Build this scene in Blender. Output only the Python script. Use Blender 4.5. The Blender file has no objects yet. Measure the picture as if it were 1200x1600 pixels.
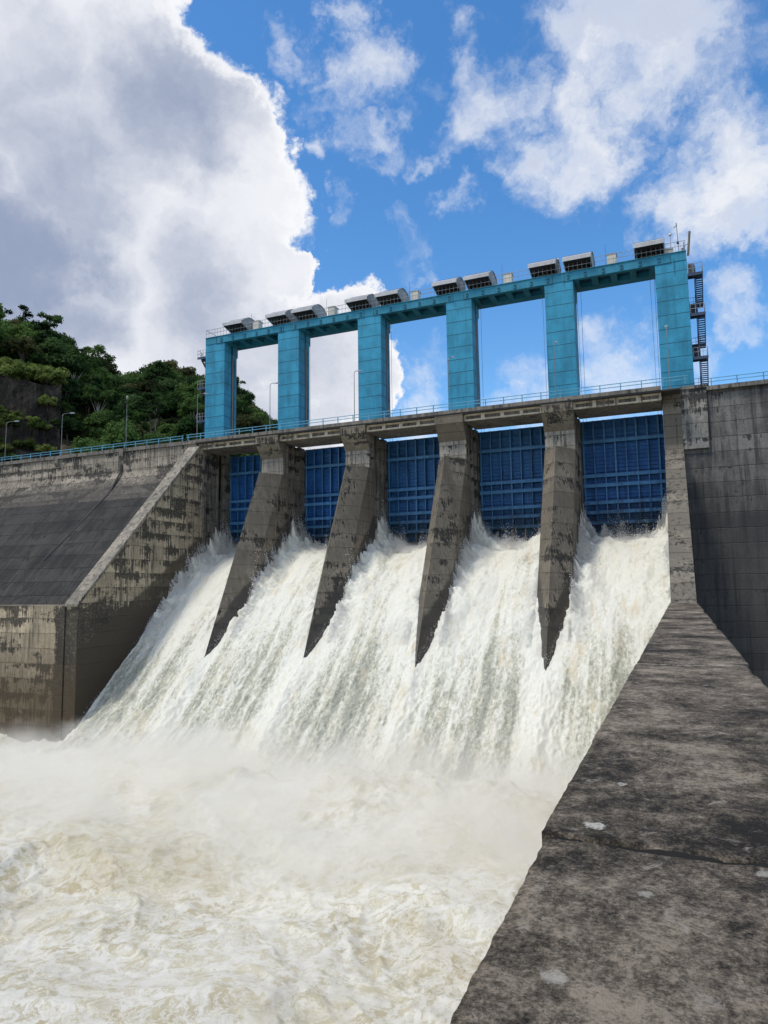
import bpy, math, random
import numpy as np
from mathutils import Matrix, Vector

random.seed(7)
rng = np.random.default_rng(7)
scene = bpy.context.scene
C = scene.collection
PI = math.pi

# ------------------------------------------------------------------ helpers
def tag(o, label=None, cat=None, group=None, kind=None):
    if label: o['label'] = label
    if cat: o['category'] = cat
    if group: o['group'] = group
    if kind: o['kind'] = kind
    return o

def empty(name, loc, rz=0.0):
    o = bpy.data.objects.new(name, None)
    C.objects.link(o)
    o.location = loc
    o.rotation_euler = (0, 0, rz)
    o.empty_display_size = 0.3
    return o

class MB:
    """collects geometry in world coordinates; build() makes one mesh object"""
    def __init__(self):
        self.v = []; self.f = []
    def add(self, vs, fs):
        n = len(self.v)
        self.v.extend([tuple(p) for p in vs])
        self.f.extend([tuple(i + n for i in f) for f in fs])
        return self
    def box(self, x0, x1, y0, y1, z0, z1):
        vs = [(x, y, z) for x in (x0, x1) for y in (y0, y1) for z in (z0, z1)]
        return self.add(vs, [(0,1,3,2),(4,6,7,5),(0,4,5,1),(2,3,7,6),(0,2,6,4),(1,5,7,3)])
    def prism_x(self, poly, x0, x1):      # poly in (y,z)
        n = len(poly)
        vs = [(x0, y, z) for y, z in poly] + [(x1, y, z) for y, z in poly]
        fs = [tuple(range(n))[::-1], tuple(range(n, 2*n))]
        fs += [(i, (i+1) % n, n + (i+1) % n, n + i) for i in range(n)]
        return self.add(vs, fs)
    def prism_z(self, poly, z0, z1):      # poly in (x,y)
        n = len(poly)
        vs = [(x, y, z0) for x, y in poly] + [(x, y, z1) for x, y in poly]
        fs = [tuple(range(n))[::-1], tuple(range(n, 2*n))]
        fs += [(i, (i+1) % n, n + (i+1) % n, n + i) for i in range(n)]
        return self.add(vs, fs)
    def loft(self, rings):
        n = len(rings[0]); vs = [p for r in rings for p in r]; fs = []
        for k in range(len(rings)-1):
            for i in range(n):
                j = (i+1) % n
                fs.append((k*n+i, k*n+j, (k+1)*n+j, (k+1)*n+i))
        fs.append(tuple(range(n))[::-1]); fs.append(tuple(range((len(rings)-1)*n, len(rings)*n)))
        return self.add(vs, fs)
    def tube(self, pts, r, n=6, r2=None):
        pts = [Vector(p) for p in pts]; rings = []
        for i, p in enumerate(pts):
            a = pts[max(i-1, 0)]; b = pts[min(i+1, len(pts)-1)]
            d = (b-a).normalized()
            u = d.cross(Vector((0, 0, 1)))
            if u.length < 1e-3: u = Vector((1, 0, 0))
            u.normalize(); w = d.cross(u)
            t = i/max(1, len(pts)-1); rr = r if r2 is None else r+(r2-r)*t
            rings.append([tuple(p+(u*math.cos(2*PI*k/n)+w*math.sin(2*PI*k/n))*rr) for k in range(n)])
        return self.loft(rings)
    def bar(self, a, b, w, h):
        a = Vector(a); b = Vector(b); d = (b-a).normalized()
        u = d.cross(Vector((0, 0, 1)))
        if u.length < 1e-3: u = Vector((1, 0, 0))
        u.normalize(); q = u.cross(d).normalized()
        rings = [[tuple(p+u*sx*w/2+q*sz*h/2) for sx, sz in ((-1,-1),(1,-1),(1,1),(-1,1))] for p in (a, b)]
        return self.loft(rings)
    def build(self, name, mat, parent=None, smooth=False):
        m = bpy.data.meshes.new(name)
        off = Vector((0, 0, 0)); q = parent
        while q is not None:
            off += q.location; q = q.parent
        m.from_pydata([(x-off.x, y-off.y, z-off.z) for x, y, z in self.v], [], self.f); m.update()
        import bmesh
        bm = bmesh.new(); bm.from_mesh(m)
        bmesh.ops.recalc_face_normals(bm, faces=bm.faces); bm.to_mesh(m); bm.free()
        if smooth: m.polygons.foreach_set('use_smooth', [True]*len(m.polygons))
        m.materials.append(mat)
        o = bpy.data.objects.new(name, m); C.objects.link(o)
        if parent is not None:
            o.parent = parent
        return o

def np_mesh(name, verts, quads, mat, smooth=True):
    m = bpy.data.meshes.new(name)
    nv, nf, k = len(verts), len(quads), quads.shape[1]
    m.vertices.add(nv); m.vertices.foreach_set('co', np.ascontiguousarray(verts, dtype=np.float32).ravel())
    m.loops.add(nf*k); m.loops.foreach_set('vertex_index', np.ascontiguousarray(quads, dtype=np.int32).ravel())
    m.polygons.add(nf); m.polygons.foreach_set('loop_start', np.arange(0, nf*k, k, dtype=np.int32))
    m.update(calc_edges=True); m.validate()
    if smooth: m.polygons.foreach_set('use_smooth', np.ones(len(m.polygons), dtype=bool))
    m.materials.append(mat)
    o = bpy.data.objects.new(name, m); C.objects.link(o)
    return o

def grid_faces(ny, nx):
    i = np.arange(ny*nx).reshape(ny, nx)
    return np.stack([i[:-1, :-1], i[:-1, 1:], i[1:, 1:], i[1:, :-1]], -1).reshape(-1, 4)

def _h(ix, iy, iz, seed):
    h = (ix.astype(np.int64)*374761393 + iy.astype(np.int64)*668265263 + iz.astype(np.int64)*2147483647 + seed*974711) & 0xffffffff
    h = ((h ^ (h >> 13))*1274126177) & 0xffffffff
    h = ((h ^ (h >> 15))*2246822519) & 0xffffffff
    return ((h ^ (h >> 16)) & 0xffff)/32767.5-1.0

def vnoise(x, y, z=0.0, seed=0):
    x, y, z = np.broadcast_arrays(np.asarray(x, float), np.asarray(y, float), np.asarray(z, float))
    ix, iy, iz = np.floor(x), np.floor(y), np.floor(z)
    fx, fy, fz = x-ix, y-iy, z-iz
    s = lambda t: t*t*t*(t*(t*6-15)+10)
    u, v, w = s(fx), s(fy), s(fz)
    out = 0
    for a in (0, 1):
        for b in (0, 1):
            for c in (0, 1):
                k = (u if a else 1-u)*(v if b else 1-v)*(w if c else 1-w)
                out = out + k*_h(ix+a, iy+b, iz+c, seed)
    return out

def fbm(x, y, z=0.0, o=4, seed=0, rough=0.5):
    a, t, f = 1.0, 0, 1.0
    n = 0
    for i in range(o):
        t = t + a*vnoise(np.asarray(x)*f+i*17.3, np.asarray(y)*f-i*9.1, np.asarray(z)*f, seed+i); n += a
        a *= rough; f *= 2.03
    return t/n*1.6

# ------------------------------------------------------------------ node helper
class NT:
    def __init__(self, tree):
        self.t = tree; self.t.nodes.clear()
    def n(self, typ, **kw):
        nd = self.t.nodes.new(typ)
        for k, v in kw.items():
            setattr(nd, k, v)
        return nd
    def link(self, a, b): self.t.links.new(a, b)
    def val(self, sock, v):
        if hasattr(v, 'is_linked') or isinstance(v, bpy.types.NodeSocket): self.link(v, sock)
        else: sock.default_value = v
    def math(self, op, a, b=None, c=None, clamp=False):
        nd = self.n('ShaderNodeMath', operation=op, use_clamp=clamp)
        self.val(nd.inputs[0], a)
        if b is not None: self.val(nd.inputs[1], b)
        if c is not None: self.val(nd.inputs[2], c)
        return nd.outputs[0]
    def vmath(self, op, a, b=None):
        nd = self.n('ShaderNodeVectorMath', operation=op)
        self.val(nd.inputs[0], a)
        if b is not None: self.val(nd.inputs[1], b)
        return nd.outputs['Value'] if op in ('DOT_PRODUCT', 'LENGTH', 'DISTANCE') else nd.outputs['Vector']
    def noise(self, vec, scale, detail=4, rough=0.5, dist=0.0):
        nd = self.n('ShaderNodeTexNoise')
        self.link(vec, nd.inputs['Vector'])
        nd.inputs['Scale'].default_value = scale; nd.inputs['Detail'].default_value = detail
        nd.inputs['Roughness'].default_value = rough; nd.inputs['Distortion'].default_value = dist
        return nd.outputs['Fac']
    def ramp(self, x, a, b, lo=0.0, hi=1.0, smooth=True):
        nd = self.n('ShaderNodeMapRange')
        if smooth: nd.interpolation_type = 'SMOOTHSTEP'
        self.val(nd.inputs['Value'], x)
        for nm, v in (('From Min', a), ('From Max', b), ('To Min', lo), ('To Max', hi)): self.val(nd.inputs[nm], v)
        return nd.outputs['Result']
    def mix(self, f, a, b, blend='MIX'):
        nd = self.n('ShaderNodeMix', data_type='RGBA', blend_type=blend)
        self.val(nd.inputs[0], f)
        for s, v in ((nd.inputs[6], a), (nd.inputs[7], b)):
            if isinstance(v, bpy.types.NodeSocket): self.link(v, s)
            else: s.default_value = (*v, 1.0) if len(v) == 3 else v
        return nd.outputs[2]
    def pos(self):
        return self.n('ShaderNodeNewGeometry').outputs['Position']
    def scaled(self, vec, s):
        return self.vmath('MULTIPLY', vec, s)
    def xyz(self, vec):
        nd = self.n('ShaderNodeSeparateXYZ'); self.link(vec, nd.inputs[0])
        return nd.outputs
    def out(self, col, rough=0.85, bump=None, bstr=0.4, bdist=0.05, metal=0.0, spec=0.3):
        p = self.n('ShaderNodeBsdfPrincipled'); o = self.n('ShaderNodeOutputMaterial')
        if isinstance(col, bpy.types.NodeSocket): self.link(col, p.inputs['Base Color'])
        else: p.inputs['Base Color'].default_value = (*col, 1)
        self.val(p.inputs['Roughness'], rough)
        p.inputs['Metallic'].default_value = metal
        p.inputs['Specular IOR Level'].default_value = spec
        if bump is not None:
            b = self.n('ShaderNodeBump'); b.inputs['Strength'].default_value = bstr
            b.inputs['Distance'].default_value = bdist
            self.link(bump, b.inputs['Height']); self.link(b.outputs[0], p.inputs['Normal'])
        self.link(p.outputs[0], o.inputs['Surface'])
        return p

def mat(name):
    m = bpy.data.materials.new(name); m.use_nodes = True
    return m, NT(m.node_tree)

# chute (water surface) long profile, y -> z
CH_Y = np.array([38, 40, 42, 44, 46, 48, 50, 52, 54, 56, 58, 60, 62, 64, 66.6])
CH_Z = np.array([-13.6, -13.2, -12.5, -11.5, -9.95, -8.15, -6.25, -4.35, -2.5, -0.75, 0.85, 2.2, 3.15, 3.75, 4.1])

# ------------------------------------------------------------------ materials
LW_FACE = -46.8          # water side face of the left training wall
def concrete(name, light, dark, lift=1.29, lift0=0.0, mould=0.5, mould_col=(0.016, 0.017, 0.018), streak=1.0,
             panel=2.4, wet=None, wetcol=(0.05, 0.038, 0.026), pale=0.3, slope=False, soil=None, blotch=0.32, corner=None, soilk=0.8, runk=0.8):
    m, g = mat(name)
    P = g.pos(); X, Y, Z = g.xyz(P)
    big = g.noise(P, blotch, 6, 0.62)
    fine = g.noise(P, 5.0, 5, 0.7)
    wob = g.math('MULTIPLY', g.math('SUBTRACT', g.noise(P, 0.7, 3), 0.5), 0.14)
    zz = g.math('DIVIDE', g.math('ADD', g.math('ADD', Z, wob), 40.0-lift0), lift)
    fr = g.math('FRACT', zz)
    band = g.math('FLOOR', zz)
    wn = g.n('ShaderNodeTexWhiteNoise', noise_dimensions='2D')
    cmb = g.n('ShaderNodeCombineXYZ')
    g.link(band, cmb.inputs[0])
    pan = g.math('DIVIDE', g.math('ADD', g.math('ADD', X, Y), 200.0), panel)
    g.link(g.math('FLOOR', g.math('MULTIPLY', pan, 0.5)), cmb.inputs[1])
    g.link(cmb.outputs[0], wn.inputs['Vector'])
    tone = wn.outputs['Value']
    pf = g.math('FRACT', pan)
    line = g.math('SUBTRACT', 1.0, g.ramp(g.math('MINIMUM', fr, g.math('SUBTRACT', 1.0, fr)), 0.0, 0.035/lift*1.29))
    vline = g.math('MULTIPLY', g.math('SUBTRACT', 1.0, g.ramp(g.math('MINIMUM', pf, g.math('SUBTRACT', 1.0, pf)), 0.0, 0.016)), 0.5)
    sv = (1.9, 1.9, 0.16) if not slope else (1.3, 0.07, 0.07)
    st = g.noise(g.scaled(P, sv), 1.0, 5, 0.65)
    st2 = g.noise(g.scaled(P, tuple(3.1*a for a in sv)), 1.0, 4, 0.7)
    patch = g.noise(g.scaled(P, (0.8, 0.8, 1.9) if not slope else (0.6, 0.5, 0.5)), 1.0, 7, 0.72)
    # base tone
    t = g.math('ADD', g.math('MULTIPLY', big, 0.55), g.math('MULTIPLY', st, 0.5*streak))
    t = g.math('ADD', t, g.math('MULTIPLY', g.math('SUBTRACT', tone, 0.5), 0.16))
    t = g.math('ADD', t, g.math('MULTIPLY', g.math('SUBTRACT', fine, 0.5), 0.35))
    f = g.ramp(t, 0.36, 0.72)
    col = g.mix(f, dark, light)
    # mould: hangs below the lift joints, in ragged drips
    low = g.ramp(fr, 0.25, 1.0)                     # 1 just below a joint (top of a lift)
    mm = g.math('ADD', g.math('ADD', g.math('MULTIPLY', patch, 0.45), g.math('MULTIPLY', st, 0.28)), g.math('MULTIPLY', st2, 0.5))
    mm = g.math('ADD', mm, g.math('MULTIPLY', low, g.math('MULTIPLY', tone, 0.14)))
    mm = g.math('ADD', mm, g.math('MULTIPLY', g.math('SUBTRACT', big, 0.5), 0.85))
    th = 0.905-0.30*mould
    runs = g.math('MULTIPLY', g.ramp(g.noise(g.scaled(P, (3.6, 3.6, 0.13) if not slope else (2.2, 0.05, 0.05)), 1.0, 4, 0.6), 0.50, 0.62), g.ramp(g.noise(P, 0.45, 4, 0.6), 0.36, 0.56))
    if corner is not None:
        mm = g.math('ADD', mm, g.math('MULTIPLY', g.ramp(g.math('ABSOLUTE', g.math('SUBTRACT', X, corner)), 0.5, 1.9, 0.34, 0.0), g.ramp(Z, -2.0, -1.2, 1.0, 0.0)))
    mf = g.ramp(mm, th-0.035, th+0.045)
    mf = g.math('MULTIPLY', mf, g.ramp(fine, 0.22, 0.55, 0.55, 1.0))
    mf = g.math('MAXIMUM', mf, g.math('MULTIPLY', g.math('MULTIPLY', runs, g.ramp(fine, 0.3, 0.55, 0.35, 1.0)), runk))
    col = g.mix(g.math('MULTIPLY', mf, 0.92), col, mould_col)
    # pale efflorescence
    pe = g.math('MULTIPLY', g.ramp(g.math('ADD', g.noise(g.scaled(P, (1.2, 1.2, 2.6)), 1.0, 6, 0.7), g.math('MULTIPLY', line, 0.05)), 0.66-0.06*pale, 0.74), pale)
    col = g.mix(pe, col, tuple(min(0.6, c*1.7) for c in light))
    col = g.mix(g.math('MULTIPLY', g.math('MAXIMUM', line, vline), 0.62), col, tuple(0.35*c for c in dark))
    rough = 0.88
    if soil:                                        # old waterline staining of the lowest lifts
        z0, z1, sc = soil
        sf = g.ramp(g.math('ADD', Z, g.math('ADD', g.math('MULTIPLY', g.math('SUBTRACT', st2, 0.5), 5.0), g.math('MULTIPLY', g.math('SUBTRACT', patch, 0.5), 5.0))), z0, z1, 1.0, 0.0)
        col = g.mix(g.math('MULTIPLY', sf, soilk), col, sc)
    if wet:                                         # wetted by the passing water: follows the chute line
        off, slp, y0, z0 = wet
        hgt = g.math('SUBTRACT', Z, g.math('ADD', g.math('MULTIPLY', g.math('SUBTRACT', Y, y0), slp), z0))
        hgt = g.math('ADD', hgt, g.math('MULTIPLY', g.math('SUBTRACT', g.noise(P, 0.6, 5, 0.65), 0.5), 1.6))
        wf = g.ramp(hgt, off-0.25, off+0.2, 1.0, 0.0)
        if corner is not None: wf = g.math('MULTIPLY', wf, g.ramp(X, LW_FACE-0.15, LW_FACE-0.02))
        col = g.mix(g.math('MULTIPLY', wf, 0.86), col, wetcol)
        rough = g.math('SUBTRACT', 0.88, g.math('MULTIPLY', wf, 0.42))
    hb = g.math('ADD', g.math('MULTIPLY', fine, 0.4), g.math('MULTIPLY', patch, 0.6))
    hb = g.math('SUBTRACT', hb, g.math('MULTIPLY', line, 1.2))
    g.out(col, rough, hb, 0.55, 0.06)
    return m

M = {}
M['wall'] = concrete('stained_concrete', (0.62, 0.52, 0.36), (0.25, 0.21, 0.15), mould=0.83, corner=-47.7, wet=(0.0, 0.65, 51.0, -0.6),
                     pale=0.4, soilk=0.82, soil=(-9.5, -3.6, (0.075, 0.055, 0.032)), lift0=0.3)
M['leftdam'] = concrete('dam_crest_concrete', (0.52, 0.455, 0.36), (0.23, 0.20, 0.16), mould=0.74, pale=0.9, soil=(11.2, 13.0, (0.045, 0.043, 0.04)), lift=1.05, panel=4.6)
M['slope'] = concrete('dark_slope_concrete', (0.066, 0.063, 0.058), (0.019, 0.019, 0.019), mould=0.46, mould_col=(0.022, 0.022, 0.022), slope=True, pale=0.12, lift=1.32, panel=5.0)
M['pier'] = concrete('pier_concrete', runk=0.3, light=(0.35, 0.30, 0.225), dark=(0.16, 0.138, 0.105), mould=0.66, wet=(1.75, 0.95, 50.2, -6.0), pale=0.15, lift=1.32, panel=60.0, streak=0.8, wetcol=(0.046, 0.041, 0.035))
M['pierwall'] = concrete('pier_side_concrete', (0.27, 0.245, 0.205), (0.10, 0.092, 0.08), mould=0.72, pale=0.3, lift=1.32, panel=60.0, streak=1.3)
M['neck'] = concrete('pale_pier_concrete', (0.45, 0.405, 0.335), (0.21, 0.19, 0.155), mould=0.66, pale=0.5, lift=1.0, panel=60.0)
M['cap'] = concrete('cap_concrete', (0.42, 0.37, 0.29), (0.15, 0.14, 0.118), mould=0.38, pale=0.2, lift=40, panel=900, streak=0.7, blotch=0.8)
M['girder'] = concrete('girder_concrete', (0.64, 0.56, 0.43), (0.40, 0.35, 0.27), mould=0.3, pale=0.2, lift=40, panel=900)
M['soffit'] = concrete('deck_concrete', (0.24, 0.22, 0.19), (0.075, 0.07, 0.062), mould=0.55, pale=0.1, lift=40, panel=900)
M['rightwall'] = concrete('dark_wall_concrete', (0.25, 0.235, 0.21), (0.075, 0.074, 0.072), mould=0.36, mould_col=(0.024, 0.024, 0.026), pale=0.12, lift=1.24, lift0=0.95, panel=900, streak=1.0, soilk=0.75, soil=(3.0, 13.5, (0.047, 0.047, 0.048)))
M['panel'] = concrete('pale_panel_concrete', (0.37, 0.345, 0.305), (0.15, 0.142, 0.126), mould=0.6, pale=0.35, lift=1.24, lift0=0.95, panel=900)
M['column'] = concrete('column_concrete', (0.37, 0.32, 0.245), (0.15, 0.133, 0.105), mould=0.5, pale=0.12, lift=1.0, panel=900, streak=0.5)

def coping_material():
    m, g = mat('weathered_coping')
    P = g.pos(); X, Y, Z = g.xyz(P)
    a = g.noise(P, 1.3, 7, 0.68); b = g.noise(g.scaled(P, (1.0, 0.7, 1.0)), 6.0, 8, 0.75); c = g.noise(P, 70.0, 4, 0.8)
    d = g.noise(P, 2.7, 8, 0.75, 0.6)
    k2 = g.noise(g.scaled(P, (1.0, 0.9, 1.0)), 26.0, 9, 0.8)
    vor = g.n('ShaderNodeTexVoronoi'); vor.inputs['Scale'].default_value = 95.0; g.link(P, vor.inputs['Vector'])
    peb = g.ramp(vor.outputs['Distance'], 0.12, 0.5)
    worn = g.noise(g.scaled(P, (0.7, 0.45, 1.0)), 1.0, 5, 0.6, 0.6)
    a = g.math('ADD', a, g.math('MULTIPLY', g.math('SUBTRACT', worn, 0.46), 0.75))
    t = g.math('ADD', g.math('ADD', g.math('MULTIPLY', a, 0.55), g.math('MULTIPLY', b, 0.45)), g.math('ADD', g.math('MULTIPLY', g.math('SUBTRACT', c, 0.5), 0.4), g.math('MULTIPLY', g.math('SUBTRACT', k2, 0.5), 0.55)))
    col = g.mix(g.ramp(t, 0.40, 0.54), (0.019, 0.0155, 0.0115), (0.120, 0.098, 0.071))
    col = g.mix(g.ramp(t, 0.50, 0.66), col, (0.35, 0.29, 0.215))
    pc = g.ramp(g.math('ADD', vor.outputs['Distance'], g.math('MULTIPLY', g.math('SUBTRACT', c, 0.5), 0.3)), 0.06, 0.20, 0.55, 0.0)
    col = g.mix(g.math('MULTIPLY', pc, g.ramp(b, 0.45, 0.6)), col, (0.36, 0.31, 0.24))
    # moss tint
    col = g.mix(g.math('MULTIPLY', g.ramp(d, 0.55, 0.72), 0.55), col, (0.06, 0.055, 0.02))
    # pale scraped flakes
    e = g.noise(g.scaled(P, (1.0, 1.3, 1.0)), 3.4, 11, 0.78, 1.3)
    col = g.mix(g.math('MULTIPLY', g.ramp(e, 0.57, 0.65), 0.7), col, (0.40, 0.35, 0.29))
    col = g.mix(g.ramp(c, 0.66, 0.74, 0.0, 0.7), col, (0.40, 0.34, 0.24))
    # the dried white droppings and lime spots
    wob = g.math('MULTIPLY', g.math('SUBTRACT', g.noise(P, 20.0, 7, 0.7), 0.5), 0.13)
    for (sx, sy, sr, st) in ((-0.445, 3.66, 0.05, 0.9), (-0.385, 4.48, 0.035, 0.75), (-0.2, 2.97, 0.035, 0.45), (-0.42, 2.27, 0.045, 0.5), (0.27, 3.36, 0.05, 0.5)):
        dist = g.vmath('DISTANCE', P, (sx, sy, -1.17))
        f = g.ramp(g.math('ADD', dist, wob), sr*0.7, sr*1.1, st, 0.0)
        col = g.mix(g.math('MULTIPLY', f, g.ramp(k2, 0.36, 0.52, 0.45, 1.0)), col, (0.60, 0.57, 0.49))
    sp2 = g.noise(P, 45.0, 6, 0.75)
    col = g.mix(g.ramp(sp2, 0.60, 0.68, 0.0, 0.6), col, (0.012, 0.011, 0.010))
    # thin pale mortar strip of the far joint
    ym = g.math('ABSOLUTE', g.math('SUBTRACT', g.math('ADD', Y, g.math('MULTIPLY', wob, 3.0)), 11.15))
    col = g.mix(g.ramp(ym, 0.03, 0.07, 0.6, 0.0), col, (0.40, 0.37, 0.31))
    hb = g.math('ADD', g.math('MULTIPLY', peb, -0.10), g.math('MULTIPLY', k2, 0.5))
    for q_, w_ in ((b, 0.6), (c, 0.25), (e, 0.4)): hb = g.math('ADD', hb, g.math('MULTIPLY', q_, w_))
    g.out(col, 0.86, hb, 0.85, 0.035, spec=0.25)
    return m
M['coping'] = coping_material()

m_, g_ = mat('gap_shade_dirt'); g_.out(g_.mix(g_.noise(g_.pos(), 30.0, 5, 0.7), (0.004, 0.004, 0.003), (0.02, 0.018, 0.013)), 0.95); M['dirt'] = m_  # near-black fill colour, stands in for the shade inside the open joint

def paint(name, col, var=0.25, rough=0.5, joints=False, metal=0.0, rust=0.0, dirt=0.5, slime=False):
    m, g = mat(name)
    P = g.pos(); X, Y, Z = g.xyz(P)
    a = g.noise(P, 0.55, 6, 0.6); s = g.noise(g.scaled(P, (2.4, 2.4, 0.14)), 1.0, 5, 0.65); f = g.noise(P, 9.0, 5, 0.7)
    t = g.math('ADD', g.math('MULTIPLY', a, 0.6), g.math('MULTIPLY', s, 0.5))
    c0 = tuple(c*(1-var) for c in col); c1 = tuple(min(0.9, c*(1+var)) for c in col)
    c = g.mix(g.ramp(g.math('ADD', t, g.math('MULTIPLY', g.math('SUBTRACT', f, 0.5), 0.2)), 0.35, 0.75), c0, c1)
    dk = g.ramp(g.math('ADD', s, g.math('MULTIPLY', a, 0.3)), 0.76, 0.9, 0.0, dirt)
    c = g.mix(dk, c, tuple(0.35*q for q in col))
    h = f
    if joints:
        fr = g.math('FRACT', g.math('DIVIDE', g.math('SUBTRACT', Z, 18.33-12.87), 1.287))
        ln = g.math('SUBTRACT', 1.0, g.ramp(g.math('MINIMUM', fr, g.math('SUBTRACT', 1.0, fr)), 0.012, 0.034))
        ln = g.math('MULTIPLY', ln, g.ramp(Z, 27.5, 27.55, 1.0, 0.0))
        drip = g.math('MULTIPLY', g.ramp(fr, 0.62, 1.0), g.ramp(s, 0.5, 0.66, 0.0, 0.35))
        c = g.mix(drip, c, tuple(0.5*q for q in col))
        c = g.mix(g.math('MULTIPLY', ln, 0.85), c, tuple(0.14*q for q in col))
        h = g.math('SUBTRACT', f, g.math('MULTIPLY', ln, 1.5))
    if slime:
        oi = g.n('ShaderNodeObjectInfo')
        fade = g.ramp(g.math('ADD', a, g.math('MULTIPLY', g.math('SUBTRACT', oi.outputs['Random'], 0.5), 0.5)), 0.35, 0.75)
        c = g.mix(g.math('MULTIPLY', fade, 0.45), c, (0.05, 0.17, 0.30))
        lo = g.ramp(g.math('ADD', Z, g.math('ADD', g.math('MULTIPLY', g.math('SUBTRACT', s, 0.5), 5.0), g.math('MULTIPLY', g.math('SUBTRACT', f, 0.5), 2.5))), 5.0, 8.0, 0.78, 0.0)
        c = g.mix(lo, c, (0.025, 0.04, 0.04))
        st3 = g.ramp(g.noise(g.scaled(P, (5.0, 5.0, 0.22)), 1.0, 4, 0.6), 0.56, 0.70, 0.0, 0.6)
        c = g.mix(st3, c, tuple(0.3*q for q in col))
    if rust:
        rf = g.ramp(g.math('ADD', g.math('MULTIPLY', f, 0.5), g.math('MULTIPLY', s, 0.6)), 0.62, 0.74, 0.0, rust)
        c = g.mix(rf, c, (0.11, 0.05, 0.022))
    g.out(c, rough, h, 0.25, 0.03, metal)
    return m
M['teal'] = paint('teal_painted_concrete', (0.034, 0.265, 0.415), 0.30, 0.62, joints=True, dirt=0.75)
M['tealbeam'] = paint('teal_painted_beam', (0.03, 0.23, 0.345), 0.22, 0.62, dirt=0.7)
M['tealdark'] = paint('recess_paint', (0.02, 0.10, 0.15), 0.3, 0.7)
M['gate'] = paint('blue_gate_paint', (0.022, 0.135, 0.42), 0.4, 0.5, rust=0.12, dirt=0.8, slime=True)
M['gateflange'] = paint('blue_gate_flange', (0.075, 0.225, 0.45), 0.35, 0.5, rust=0.3, dirt=0.8, slime=True)
M['rail'] = paint('light_blue_paint', (0.13, 0.36, 0.50), 0.2, 0.45)
M['railgrey'] = paint('galvanised_rail', (0.33, 0.34, 0.35), 0.25, 0.5, rust=0.3)
M['stair'] = paint('dark_blue_steel', (0.05, 0.075, 0.13), 0.25, 0.5, rust=0.2)
M['steel'] = paint('grey_steel', (0.20, 0.21, 0.215), 0.2, 0.45)
M['guide'] = paint('rusty_guide_steel', (0.22, 0.19, 0.16), 0.3, 0.6, rust=0.5)
M['roof'] = paint('pale_roof_sheet', (0.50, 0.50, 0.51), 0.18, 0.45, dirt=0.5)
M['rooftop'] = paint('dark_roof_edge', (0.05, 0.055, 0.065), 0.3, 0.5)
M['gable'] = paint('grey_gable_sheet', (0.34, 0.35, 0.34), 0.2, 0.55, dirt=0.7)
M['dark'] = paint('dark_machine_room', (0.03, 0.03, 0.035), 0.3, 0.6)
M['machine'] = paint('ochre_machine_paint', (0.30, 0.19, 0.05), 0.3, 0.5, rust=0.3)
M['white'] = paint('white_cabinet_paint', (0.70, 0.64, 0.53), 0.12, 0.5, rust=0.12)
M['lamp'] = paint('lamp_housing', (0.62, 0.64, 0.66), 0.1, 0.35)
M['cable'] = paint('steel_rope', (0.16, 0.17, 0.18), 0.2, 0.5)

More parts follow.
